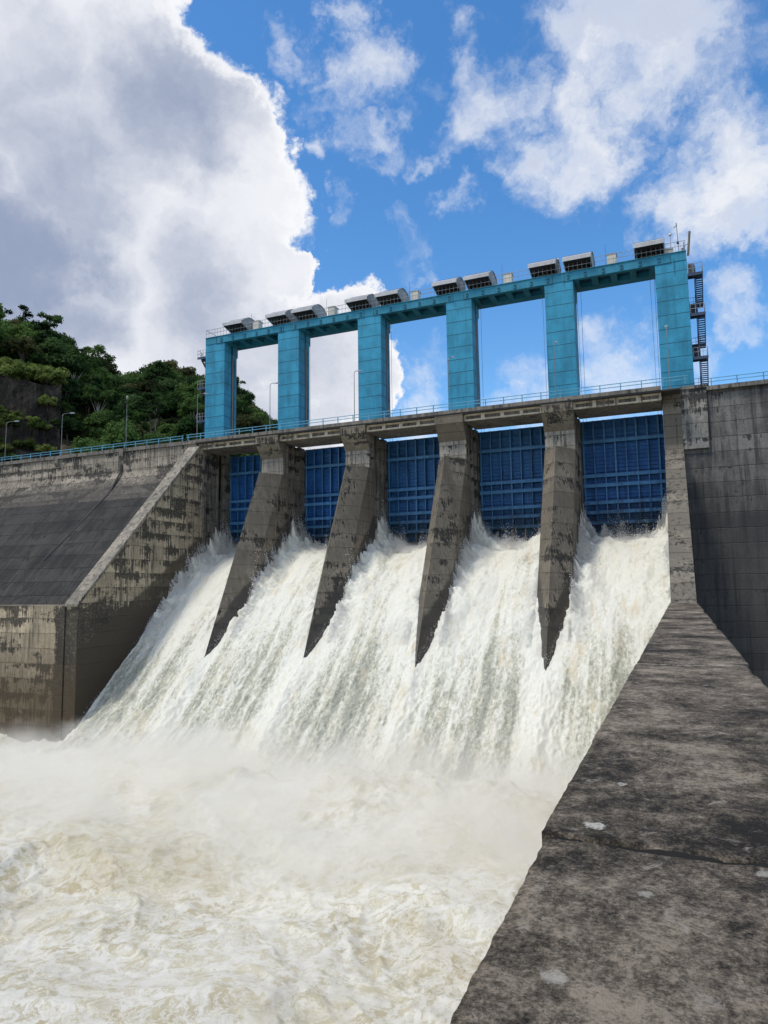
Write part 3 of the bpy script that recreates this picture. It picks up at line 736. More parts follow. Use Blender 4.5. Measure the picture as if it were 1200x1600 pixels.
# ------------------------------------------------------------------ bridge spans (road deck over the gates)
for i in range(5):
    x0, x1 = TX[i]+1.345, TX[i+1]-1.345
    if i == 0: x0 = LW1+0.02
    if i == 4: x1 = RW0-0.03
    if i == 0: x0 = -47.2
    d = empty('bridge_span', ((x0+x1)/2, 62.5, 15))
    nm = ['leftmost', 'second', 'middle', 'fourth', 'rightmost'][i]
    tag(d, f'{nm} concrete bridge span of the crest road{" counted from the left" if i in (1, 3) else ""} with recessed pale panels', 'bridge', 'road bridge spans over the gates')
    g = MB()
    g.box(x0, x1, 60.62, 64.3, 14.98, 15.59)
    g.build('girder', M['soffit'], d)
    # fascia frame : flanges and stiffeners leaving recesses
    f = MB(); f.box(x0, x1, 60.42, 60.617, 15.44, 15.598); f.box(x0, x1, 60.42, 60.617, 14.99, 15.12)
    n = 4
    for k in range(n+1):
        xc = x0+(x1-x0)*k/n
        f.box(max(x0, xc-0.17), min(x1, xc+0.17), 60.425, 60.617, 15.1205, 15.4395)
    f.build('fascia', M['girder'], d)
for_deck = empty('bridge_deck', (-24, 62, 15.6))
tag(for_deck, 'long dark stained road deck slab running across all the piers', 'deck')
MB().box(LW0+0.92, RW1-0.0, 59.95, 65.9, 15.605, 15.72).build('slab', M['asphalt'], for_deck)
MB().box(LW0+0.92, RW0-0.02, 59.90, 60.40, 15.724, 16.05).build('kerb', M['soffit'], for_deck)

# ------------------------------------------------------------------ guard rails (light blue)
def guard_rail(x0, x1, y, z, label, step=1.65):
    d = empty('guard_rail', (x0, y, z)); tag(d, label, 'railing')
    n = max(1, round((x1-x0)/step))
    for k in range(n+1):
        x = x0+(x1-x0)*k/n
        MB().box(x-0.038, x+0.038, y-0.03, y+0.03, z, z+0.66).build('post', M['rail'], d)
    for h in (0.36, 0.64):
        MB().box(x0-0.2, x1+0.2, y-0.062, y-0.031, z+h-0.03, z+h+0.03).build('rail', M['rail'], d)
guard_rail(-95, -49.2, 60.15, 16.02, 'light blue guard rail along the dam crest left of the towers')
guard_rail(-48.4, 1.2, 60.10, 16.05, 'light blue guard rail along the bridge over the gates')
guard_rail(3.2, 26, 61.85, 16.05, 'light blue guard rail on top of the right abutment wall', 1.9)

# ------------------------------------------------------------------ lamp posts
lampd = [(-77.0, 0), (-67.5, 0), (-57.5, 180), (-47.55, 0), (-38.3, 0), (-28.6, 0), (-18.85, 0), (-9.15, 0), (0.05, 0)]
lamlab = ['grey street lamp at the far left edge of the dam crest', 'grey street lamp on the dam crest in front of the rock wall',
          'street lamp with pale head facing the viewer on the dam crest', 'street lamp beside the leftmost teal tower',
          'street lamp between the first and second teal towers', 'street lamp between the second and third teal towers',
          'slim street lamp in front of the fourth teal tower', 'slim street lamp in front of the fifth teal tower', 'slim street lamp in front of the rightmost teal tower']
for k, ((lx, rot), lb) in enumerate(zip(lampd, lamlab)):
    d = empty('street_lamp', (lx, 60.28, 15.7)); tag(d, lb, 'street lamp', 'street lamps along the dam crest road')
    dx, dy = (0.0, 1.0) if rot == 0 else (0.69, -0.72)
    y = 60.52
    MB().tube([(lx, y, 15.7), (lx, y, 18.5), (lx, y, 21.0)], 0.042, 8, 0.03).build('pole', M['steel'], d)
    MB().tube([(lx+dx*t, y+dy*t, z) for t, z in ((0, 21.0), (.12, 21.22), (.5, 21.42), (1.25, 21.62))], 0.03, 8).build('arm', M['steel'], d)
    h = MB()
    h.loft([[(lx+dx*t-dy*sx*w_, y+dy*t+dx*sx*w_, z+sz) for sx, sz in ((-1, -th), (1, -th), (1, th), (-1, th))] for t, z, w_, th in ((1.1, 21.60, .06, .045), (1.4, 21.68, .12, .08), (1.75, 21.75, .08, .05))])
    h.build('lamp_head', M['lamp'], d)
    MB().box(lx-.16, lx+.16, y-.16, y+.16, 15.70, 15.92).build('base', M['steel'], d)

# ------------------------------------------------------------------ gates
for i in range(5):
    x0, x1 = TX[i]+1.0, TX[i+1]-1.0
    if i == 0: x0 = LW1-0.4
    if i == 4: x1 = RW0-0.05
    d = empty('sluice_gate', ((x0+x1)/2, 66, 5.0))
    nm = ['leftmost', 'second', 'middle', 'fourth', 'rightmost'][i]
    tag(d, f'{nm} blue steel sluice gate{" from the left" if i in (1, 3) else ""} raised above the rushing water', 'gate', 'blue sluice gates between the piers')
    MB().box(x0, x1, 66.15, 66.3, 4.25, 15.0).build('skin_plate', M['gate'], d)
    a, b = x0+0.02, x1-0.02
    for z in (13.02, 9.84, 8.94, 7.36, 6.48, 5.5):
        t = MB(); t.box(a, b, 65.62, 66.147, z-0.035, z+0.035); t.box(a, b, 65.56, 65.617, z-0.15, z+0.15)
        t.build('girder', M['gateflange'], d)
    levels = [5.65, 6.33, 6.63, 7.21, 7.51, 8.79, 9.09, 9.69, 9.99, 12.87, 13.17, 15.02]
    ncol = 8
    for k in range(ncol):
        xr = x0+0.45+(x1-x0-0.9)*k/(ncol-1)
        r = MB(); big = k in (1, 4, 6)
        for z0, z1 in zip(levels[::2], levels[1::2]):
            r.box(xr-0.02, xr+0.02, 65.72, 66.148, z0, z1)
            ww = 0.075 if (k in (0, 3, 7) or z0 > 13) else 0.045
            r.box(xr-ww, xr+ww, 65.66, 65.719, z0, z1)
        r.build('rib', M['gateflange'], d)
    s = MB()
    for z in [14.35, 13.85, 13.5]+list(np.arange(10.25, 12.8, 0.36))+[9.4]+list(np.arange(7.8, 8.7, 0.33))+[6.9, 6.0]:
        s.box(a, b, 65.98, 66.146, z-0.02, z+0.03)
    s.build('stiffener', M['gate'], d)
    MB().box(x0+.05, x1-.05, 65.95, 66.32, 15.025, 15.07).build('top_edge', M['gateflange'], d)
    lp = MB(); lp.box(x0, x1, 65.75, 66.147, 4.25, 4.42)
    for k in range(6):
        xr = x0+0.6+(x1-x0-1.2)*k/5
        lp.box(xr-.05, xr+.05, 65.85, 66.146, 4.424, 5.33)
    lp.build('bottom_seal', M['guide'], d)
    MB().box(x0+.02, x1-.02, 66.32, 67.4, 2.5, 4.9).build('lip_shade_block', M['dark'], d)  # near-black block added behind the lip to shut out the bright gap below
# ------------------------------------------------------------------ teal hoist frame
F = empty('gate_hoist_frame', (-24, 65, 15.7))
tag(F, 'long teal concrete portal frame of six towers standing on the spillway', 'hoist frame')
ZB, ZT = 28.25, 29.05
for i in range(6):
    cx = TX[i]
    top = ZT if i in (0, 5) else ZB+0.06
    h = 1.31
    pl = [(cx-h, YT), (cx+h, YT), (cx+h, 65.6), (cx+h-.32, 65.6), (cx+h-.32, 66.35), (cx+h-.05, 66.35), (cx+h-.05, 66.75), (cx-h+.05, 66.75), (cx-h+.05, 66.35), (cx-h+.32, 66.35), (cx-h+.32, 65.6), (cx-h, 65.6)]
    t = MB().prism_z(pl, 15.73, ZB-0.004 if 0 < i < 5 else ZB-0.004).build('tower', M['teal'], F)
    for s in (-1, 1):
        if (i == 0 and s < 0) or (i == 5 and s > 0): continue
        g = MB(); xa, xb = sorted((cx+s*(h-.30), cx+s*(h-.02)))
        g.box(xa, xb, 65.85, 66.12, 15.73, 27.2)
        g.build('guide_rail', M['guide'], t)
    # haunch under the beam at the back
    for s in (-1, 1):
        if (i == 0 and s < 0) or (i == 5 and s > 0): continue
        q = MB()
        xa, xb = sorted((cx+s*(h-.10), cx+s*(h+.04)))
        q.prism_x([(65.9, 26.4), (66.85, 27.1), (66.85, ZB-.01), (65.9, ZB-.01)], xa, xb)
        q.build('haunch', M['teal'], F)
bx0, bx1 = TX[0]-1.31, TX[5]+1.31
# beam : front and back webs, cross ribs, top slab -> coffered soffit
for i in range(5):
    xa, xb = TX[i], TX[i+1]
    if i == 0: xa = bx0+0.004
    if i == 4: xb = bx1-0.004
    b = MB()
    b.box(xa, xb-0.004, YT-0.05, YT+0.42, ZB, ZT-0.03)
    b.box(xa, xb-0.004, 66.5, 67.4, ZB+0.002, ZT-0.03)
    l, r_ = TX[i]+1.31, TX[i+1]-1.31
    n = 5
    for k in range(n):
        xc = l+(r_-l)*(k+0.5)/n if False else l+0.2+(r_-l-0.4)*k/(n-1)
        b.box(xc-0.28, xc+0.28, YT+0.424, 66.496, ZB+0.02, ZT-0.04)
    bm_ = b.build('beam', M['tealbeam'], F)
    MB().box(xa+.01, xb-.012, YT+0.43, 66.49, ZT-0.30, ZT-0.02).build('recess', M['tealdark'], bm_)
    MB().box(xa, xb-0.006, YT-0.12, 68.0, ZT-0.026, ZT+0.03).build('slab', M['tealbeam'], bm_)
    # paired dark brackets on the fascia
    for j in range(6):
        k = MB()
        xc = TX[i]+0.9+(9.764-1.2)*j/5.4
        for z in (28.42, 28.72):
            k.box(xc-0.13, xc+0.13, YT-0.10, YT-0.053, z-0.055, z+0.055)
        k.box(xc+0.08, xc+0.13, YT-0.10, YT-0.053, 28.476, 28.664)
        k.build('bracket', M['tealdark'], bm_)
# beam seat joint lines on the towers
for i in range(6):
    cx = TX[i]
    j = MB()
    xs_ = [(cx-1.31, cx-0.55), (cx+0.55, cx+1.31)] if 0 < i < 5 else ([(cx+0.2, cx+1.31)] if i == 0 else [(cx-1.31, cx+0.0)])
    for a, b in xs_: j.box(a+.02, b-.02, YT-0.06, YT-0.003, ZB-0.06, ZB-0.006)
    e = [cx-0.55, cx+0.55] if 0 < i < 5 else ([cx+0.2] if i == 0 else [cx])
    for a in e: j.box(a-.025, a+.025, YT-0.075, YT-0.052, ZB-0.05, ZT-0.1)
    j.build('joint', M['tealdark'], F)

# railing on the top of the frame
d = empty('top_railing', (-24, 64.3, ZT)); tag(d, 'thin grey safety railing along the top of the teal hoist frame', 'railing')
zt = ZT+0.031
nb = int((bx1-bx0)/0.40)
for y in (YT-0.02, 67.8):
    st = MB()
    for k in range(nb+1):
        x = bx0+0.06+(bx1-bx0-0.12)*k/nb
        st.box(x-0.012, x+0.012, y-0.012, y+0.012, zt, zt+0.92)
    st.box(bx0+.05, bx1-.05, y-0.010, y+0.010, zt+.001, zt+.05)
    st.build('baluster', M['railgrey'], d)
for y in (YT-0.02, 67.8):
    for hgt in (0.5, 0.93):
        MB().box(bx0+0.04, bx1-0.04, y-0.018, y+0.018, zt+hgt-0.018, zt+hgt+0.018).build('rail', M['railgrey'], d)
for x in (bx0+0.06, bx1-0.06):
    MB().box(x-0.018, x+0.018, YT, 67.78, zt+0.91, zt+0.945).build('rail', M['railgrey'], d)

# ------------------------------------------------------------------ hoist houses
def hoist_house():
    # local origin at front-left base on the beam top; width 2.45
    w = 1.22
    d = empty('hoist_house', (0, 65.0, zt))
    Z = zt
    MB().box(-w+.12, w-.12, 65.25, 67.3, Z, Z+0.42).build('plinth', M['machine'], d)
    dk = MB(); dk.box(-w+.06, w-.06, 65.7, 67.25, Z+.424, Z+.98); dk.build('winch_room', M['dark'], d)
    p = MB()
    for k in range(7):
        x = -w+.14+(2*w-.28)*k/6
        p.box(x-.03, x+.03, 65.28, 65.36, Z+.424, Z+1.0)
    p.box(-w+.1, w-.1, 65.26, 65.38, Z+1.004, Z+1.1)
    p.build('window_frame', M['railgrey'], d)
    mc = MB(); mc.box(-.8, .9, 65.42, 65.68, Z+.43, Z+.72); mc.tube([(-.7, 65.5, Z+.75), (.7, 65.5, Z+.75)], .13, 8); mc.build('winch', M['machine'], d)
    # curved roof shell: arc over Y
    arc = []
    for t in np.linspace(0, 1, 13):
        y = 63.7+t*(67.75-63.7)
        z = Z+0.66+1.30*math.sin(PI*(0.10+0.80*t))**0.85-0.42*max(0, t-0.75)/0.25
        arc.append((y, z))
    inner = [(y, z-0.07) for y, z in arc]
    MB().prism_x(arc+inner[::-1], -w-.06, w+.06).build('roof', M['roof'], d)
    # dark ridge cover
    rc = [(y, z+0.075) for y, z in arc[4:11]]; rl = [(y, z+0.004) for y, z in arc[4:11]]
    MB().prism_x(rc+rl[::-1], -w-.10, w+.10).build('ridge_cover', M['rooftop'], d)
    # front fascia and awning strip
    y0, z0 = arc[0]
    MB().box(-w-.08, w+.08, y0-.05, y0-.004, z0-.32, z0+.05).build('fascia', M['roof'], d)
    MB().bar((-w+.45, 64.45, Z+.80), (w-.0, 64.45, Z+.80), 0.34, 0.045).build('awning', M['lamp'], d)
    # gable ends fill the arch (outline slants from the front eave back to the base)
    for s in (-1, 1):
        x = s*(w-.03)
        gp = [(y, z-.072) for y, z in arc]+[(67.45, Z+.02), (65.35, Z+.02), (65.1, Z+.55), (63.77, z0-.30)]
        MB().prism_x(gp, min(x, x+s*.05), max(x, x+s*.05)).build('gable', M['gable'], d)
    # shadow ceiling under the overhang
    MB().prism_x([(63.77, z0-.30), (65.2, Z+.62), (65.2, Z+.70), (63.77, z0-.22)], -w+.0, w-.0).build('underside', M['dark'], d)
    return d

def copy_tree(o, loc=None, parent=None):
    c = o.copy(); C.objects.link(c)
    if parent is not None: c.parent = parent
    if loc is not None: c.location = loc
    for ch in list(o.children): copy_tree(ch, None, c)
    return c

proto = hoist_house()
spots = [TX[0]+2.72, TX[1]-1.32, TX[1]+2.0, TX[2]-1.25, TX[2]+2.2, TX[3]-1.3, TX[3]+2.0, TX[4]-1.4, TX[4]+1.8, TX[5]-1.72]
hl = ['leftmost curved roof hoist house above the first span', 'curved roof hoist house just left of the second tower top', 'curved roof hoist house just right of the second tower top',
      'curved roof hoist house just left of the third tower top', 'curved roof hoist house just right of the third tower top', 'curved roof hoist house just left of the fourth tower top',
      'curved roof hoist house just right of the fourth tower top', 'curved roof hoist house just left of the fifth tower top', 'curved roof hoist house just right of the fifth tower top',
      'rightmost hoist house next to the end of the teal frame']
for k, (x, lb) in enumerate(zip(spots, hl)):
    o = proto if k == 0 else copy_tree(proto)
    o.location = (x, 65.0, zt)
    tag(o, lb, 'hoist house', 'hoist houses on top of the teal frame')

# white cabinets with lightning rods
cab_x = [-43.28, -33.56, -23.86, -14.08, -4.3]
for k, x in enumerate(cab_x):
    d = empty('control_cabinet', (x, 65.6, zt))
    tag(d, f'white control cabinet on the frame above the {["leftmost", "second", "middle", "fourth", "rightmost"][k]} span', 'cabinet', 'white cabinets on the teal frame')
    MB().box(x-.40, x+.40, 65.3, 66.1, zt, zt+1.42).build('body', M['white'], d)
    MB().box(x-.44, x+.46, 65.24, 66.2, zt+1.424, zt+1.49).build('cover', M['gable'], d)
    MB().box(x-.33, x+.33, 65.27, 65.297, zt+.12, zt+1.3).build('door', M['white'], d)
    MB().box(x-.1, x+.12, 65.1, 65.26, zt, zt+.14).build('vent', M['dark'], d)
    r = MB().tube([(x-.5, 65.2, zt), (x-.5, 65.2, zt+2.4)], 0.018, 5).build('lightning_rod', M['cable'])
    tag(r, f'thin lightning rod beside the cabinet above the {["leftmost", "second", "middle", "fourth", "rightmost"][k]} span', 'lightning rod', 'lightning rods on the teal frame')

# instruments at the right end
def instruments():
    x = TX[5]
    d = empty('equipment_cabinet', (x-.15, 65.3, zt)); tag(d, 'wide pale equipment cabinet at the right end of the frame top', 'cabinet')
    MB().box(x-.45, x+.25, 65.0, 65.7, zt, zt+.72).build('body', M['white'], d)
    MB().box(x-.5, x+.3, 64.95, 65.75, zt+.724, zt+.78).build('cover', M['roof'], d)
    o = MB().box(x-1.05, x-.65, 65.0, 65.4, zt, zt+.42).build('junction_box', M['white']); tag(o, 'small pale junction box beside the rightmost hoist house', 'box')
    d = empty('globe_lamp', (x+.15, 64.7, zt)); tag(d, 'thin mast with round globe lamp at the right end of frame', 'lamp')
    MB().tube([(x+.12, 64.6, zt), (x+.10, 64.6, zt+1.75)], .022, 6).build('mast', M['steel'], d)
    gl = MB()
    rings = []
    for a in np.linspace(0.15, PI-.15, 6):
        rings.append([(x+.10+.15*math.sin(a)*math.cos(2*PI*k/8), 64.6+.15*math.sin(a)*math.sin(2*PI*k/8), zt+1.88-.15*math.cos(a)) for k in range(8)])
    gl.loft(rings); gl.build('globe', M['lamp'], d, True)
    o = MB(); o.tube([(TX[4]+.0, 64.6, zt), (TX[4], 64.6, zt+1.5)], .02, 6); d2 = empty('globe_lamp', (TX[4], 64.6, zt)); tag(d2, 'thin mast with small globe lamp above the fifth tower', 'lamp')
    o.build('mast', M['steel'], d2)
    rings = [[(TX[4]+.11*math.sin(a)*math.cos(2*PI*k/8), 64.6+.11*math.sin(a)*math.sin(2*PI*k/8), zt+1.6-.11*math.cos(a)) for k in range(8)] for a in np.linspace(.15, PI-.15, 6)]
    MB().loft(rings).build('globe', M['lamp'], d2, True)
    d = empty('wind_gauge', (x+.72, 64.7, zt)); tag(d, 'tall weather mast with wind gauge at the right end of frame', 'weather mast')
    MB().tube([(x+.74, 64.6, zt), (x+.66, 64.6, zt+2.7)], .032, 6).build('mast', M['steel'], d)
    MB().box(x+.60, x+.78, 64.5, 64.7, zt+.9, zt+1.1).build('box', M['dark'], d)
    MB().bar((x+.42, 64.6, zt+2.45), (x+.70, 64.6, zt+2.62), .06, .05).build('vane', M['steel'], d)
    MB().tube([(x+.66, 64.6, zt+2.62), (x+.64, 64.6, zt+2.86)], .045, 6).build('cup', M['steel'], d)
    d = empty('lamp_tube', (x+1.4, 64.8, zt)); tag(d, 'thick slanted grey tube light on its bracket at the frame end', 'floodlight')
    MB().tube([(x+1.46, 64.7, zt-.3), (x+1.60, 64.5, zt+1.0), (x+1.68, 64.4, zt+1.75)], .10, 10).build('tube', M['guide'], d)
    b = MB(); b.tube([(x+1.15, 64.75, zt), (x+1.15, 64.75, zt+1.05)], .03, 6); b.bar((x+1.1, 64.75, zt+.6), (x+1.55, 64.55, zt+.75), .04, .04); b.box(x+.95, x+1.15, 64.7, 64.95, zt, zt+.5)
    b.build('bracket', M['steel'], d)
instruments()

# ------------------------------------------------------------------ hoist ropes
for i in range(5):
    for s, xg in ((0, TX[i]+1.62), (1, TX[i+1]-1.62)):
        c = MB()
        for dx in (-.13, .14):
            c.tube([(xg+dx, 66.0, 15.05), (xg+dx*1.4, 65.9, ZB+.2)], 0.016, 5)
        o = c.build('hoist_cable', M['cable'])
        tag(o, f'pair of thin steel hoist ropes {"right of the" if s == 0 else "left of the"} {ORD[i+s]} tower', 'cable', 'hoist ropes hanging to the gates')
        if s == 0:
            pass

# ------------------------------------------------------------------ access stairs
def stair(x0, sgn, label):
    """x0: tower side face; flights run along Y on the outer half"""
    d = empty('metal_stair', (x0+sgn*.65, 65.7, 15.7)); tag(d, label, 'stairs')
    xa, xm, xb = x0+sgn*.02, x0+sgn*.62, x0+sgn*1.24
    def bx(mb, a, b, *r): mb.box(min(a, b), max(a, b), *r)
    fr = [27.0, 23.35, 19.45]; re = [25.2, 21.4, 17.6]
    yf0, yf1, yr0, yr1 = 64.35, 65.1, 67.0, 67.7
    for lv, (y0, y1), front in [(z, (yf0, yf1), True) for z in fr]+[(z, (yr0, yr1), False) for z in re]:
        m = MB(); bx(m, xa, xb, y0, y1, lv-.06, lv); bx(m, xa, xb, y0, y0+.05, lv-.26, lv-.064); bx(m, xa, xb, y1-.05, y1, lv-.26, lv-.064)
        ln = m.build('landing', M['stair'], d)
        r = MB(); ye = y0+.03 if front else y1-.03
        for x in np.linspace(xa+sgn*.05, xb-sgn*.02, 4):
            r.box(x-.016, x+.016, ye-.016, ye+.016, lv+.002, lv+.8)
        for x in (xb-sgn*.02,):
            r.box(x-.016, x+.016, y1-.05, y1-.02, lv+.002, lv+.8)
            for h in (.42, .8): r.box(x-.014, x+.014, y0+.02, y1-.02, lv+h-.014, lv+h+.014)
        for h in (.42, .8): bx(r, xa+sgn*.03, xb, ye-.014, ye+.014, lv+h-.016, lv+h+.016)
        r.build('railing', M['railgrey'], ln)
    def flight(xl, xr, ya, za, yb, zb):
        m = MB(); n = 13
        for x in (xl, xr): m.bar((x, ya, za-.1), (x, yb, zb-.1), .05, .2)
        for k in range(n):
            t = (k+.5)/n; y = ya+(yb-ya)*t; z = za+(zb-za)*t
            bx(m, xl+sgn*.026, xr-sgn*.026, y-.10, y+.10, z-.045, z)
        f = m.build('flight', M['stair'], d)
        r = MB()
        for x in (xl, xr):
            r.bar((x, ya, za+.75), (x, yb, zb+.75), .03, .03)
            for t in (.02, .35, .66, .98):
                y = ya+(yb-ya)*t; z = za+(zb-za)*t
                r.box(x-.014, x+.014, y-.014, y+.014, z, z+.75)
        r.build('handrail', M['stair'], f)
    for a, b in ((27.0, 25.2), (23.35, 21.4), (19.45, 17.6)):
        flight(xm+sgn*.04, xb-sgn*.03, yf1, a, yr0, b)
    for a, b in ((25.2, 23.35), (21.4, 19.45), (17.6, 15.75)):
        flight(xa+sgn*.04, xm-sgn*.04, yr0, a, yf1, b)
    p = MB()
    for x in (xm,):
        for y in (yf1, yr0): p.box(x-.03, x+.03, y-.03, y+.03, 15.73, 27.9)
    p.build('upright', M['stair'], d)
    bd = MB(); bx(bd, xa+sgn*.06, xm-.0, yf1+.04, yf1+.08, 27.0, 28.2); bd.build('door_panel', M['guide'], d)
stair(TX[5]+1.31, 1, 'dark blue steel zigzag stair on the right side of the rightmost tower')
stair(TX[0]-1.31, -1, 'steel zigzag stair on the left side of the leftmost tower')

# ------------------------------------------------------------------ hill
AZ_T = np.radians([-100, -75, -62, -56, -52.6, -50, -48, -45.9, -43.5, -41, -38.6, -36.5, -35, -33.5, -32.2, -30.8, -29, -25])
EL_T = np.array([15, 18.4, 19.3, 19.7, 20.2, 19.9, 19.2, 18.1, 17.2, 18.1, 17.7, 17.2, 16.7, 15.7, 14.4, 10.8, 7, 3])   # tree top skyline
RR, RB = 172.0, 104.0
AZW = math.radians(-48.25)
def hill_z(az, r):
    eg = np.interp(az, AZ_T, EL_T)-2.7
    zr = RR*np.tan(np.radians(eg))
    t = np.clip((r-RB)/(RR-RB), 0, 1)
    z = 14.5+(zr-14.5)*t**0.92
    z = np.where(r > RR, zr-(r-RR)*0.28, z)
    # bench cut for the rock wall
    cut = np.clip((AZW-az)/0.006, 0, 1)
    wall_top = 119*np.tan(np.radians(15.3))
    tz = np.clip((r-119.5)/(RR-119.5), 0, 1)
    zc = np.where(r < 118.2, 17.0, np.where(r < 119.5, 17.0+(wall_top-17.0)*np.clip((r-118.2)/1.3, 0, 1), wall_top+(zr-wall_top)*tz))
    zc = np.where(r > RR, z, zc)
    z = z*(1-cut)+zc*cut
    side = np.clip((az-math.radians(-30.6))/0.05, 0, 1)
    z = z*(1-side)+(-16)*side
    return z
az = np.concatenate([np.linspace(AZ_T[0], math.radians(-58), 40, endpoint=False), np.linspace(math.radians(-58), math.radians(-26), 170)])
rr = np.concatenate([np.linspace(92, 104, 8, endpoint=False), np.linspace(104, 185, 110), np.linspace(188, 420, 20)])
A, Rr = np.meshgrid(az, rr)
Zh = hill_z(A, Rr)
Xh, Yh = Rr*np.sin(A), Rr*np.cos(A)
Zh = Zh+0.8*fbm(Xh*0.12, Yh*0.12, 0, 4, 200)+0.35*fbm(Xh*0.6, Yh*0.6, 0, 3, 203)
Zh = np.where(Rr < 104, np.minimum(Zh, 14.5)-(104-Rr)*2.4, Zh)
Zh = np.where(Rr > 200, Zh-(Rr-200)*0.25, Zh); Zh = np.maximum(Zh, -16)
hill = np_mesh('hill', np.stack([Xh, Yh, Zh], -1).reshape(-1, 3), grid_faces(len(rr), len(az)), M['floor'])
tag(hill, kind='structure')

# blackened retaining wall in the cut
azw = np.linspace(math.radians(-64), AZW, 90); zw = np.linspace(0, 1, 34)
A, T = np.meshgrid(azw, zw)
ztop = 118*np.tan(np.radians(15.55+0.25*np.sin(A*60)))
Zw = 15+(ztop-15)*T
led = np.where(T > 0.62, 0.0, np.where(T > 0.36, -0.9, -2.0))            # two berms
Rw = 117.4+1.6*T+led+0.6*fbm(A*60, T*6, 0, 5, 210)
fr = np.stack([Rw*np.sin(A), Rw*np.cos(A), Zw], -1).reshape(-1, 3)
bk = np.stack([120.5*np.sin(A), 120.5*np.cos(A), Zw], -1).reshape(-1, 3)
n0 = len(fr); gf = grid_faces(len(zw), len(azw)); idx = np.arange(n0).reshape(len(zw), len(azw))
fcs = [tuple(q) for q in gf]+[tuple(q[::-1]+n0) for q in gf]
ring = list(idx[0, :])+list(idx[1:, -1])+list(idx[-1, -2::-1])+list(idx[-2:0:-1, 0])
fcs += [(ring[k], ring[(k+1) % len(ring)], ring[(k+1) % len(ring)]+n0, ring[k]+n0) for k in range(len(ring))]
mb = MB(); mb.add(np.concatenate([fr, bk]), fcs)
o = mb.build('retaining_wall', M['rock']); tag(o, 'blackened mossy retaining wall cut into the hillside at far left', 'wall')

# ------------------------------------------------------------------ vegetation
def leaf_cloud(centres, radii, per, size, flat=0.75, r=None):
    r = r or rng
    V = []; 
    for (c, rad) in zip(centres, radii):
        n = per
        d = r.normal(size=(n, 3)); d /= np.linalg.norm(d, axis=1)[:, None]
        d[:, 2] = np.where(d[:, 2] < -0.3, -d[:, 2]*r.random(n), d[:, 2])
        q = d*(rad*(0.5+0.75*r.random(n)**0.8))[:, None]; q[:, 2] *= flat
        p = np.asarray(c)+q
        nn = d+r.normal(size=(n, 3))*0.55; nn[:, 2] += 0.35; nn /= np.linalg.norm(nn, axis=1)[:, None]
        a = np.cross(nn, r.normal(size=(n, 3))); a /= np.linalg.norm(a, axis=1)[:, None]+1e-9
        b = np.cross(nn, a)
        s = (size*(0.6+0.8*r.random(n)))[:, None]
        V.append(np.stack([p-a*s, p-b*s*0.6, p+a*s, p+b*s*0.6], 1))
    V = np.concatenate(V).reshape(-1, 3)
    Q = np.arange(len(V)).reshape(-1, 4)
    return V, Q

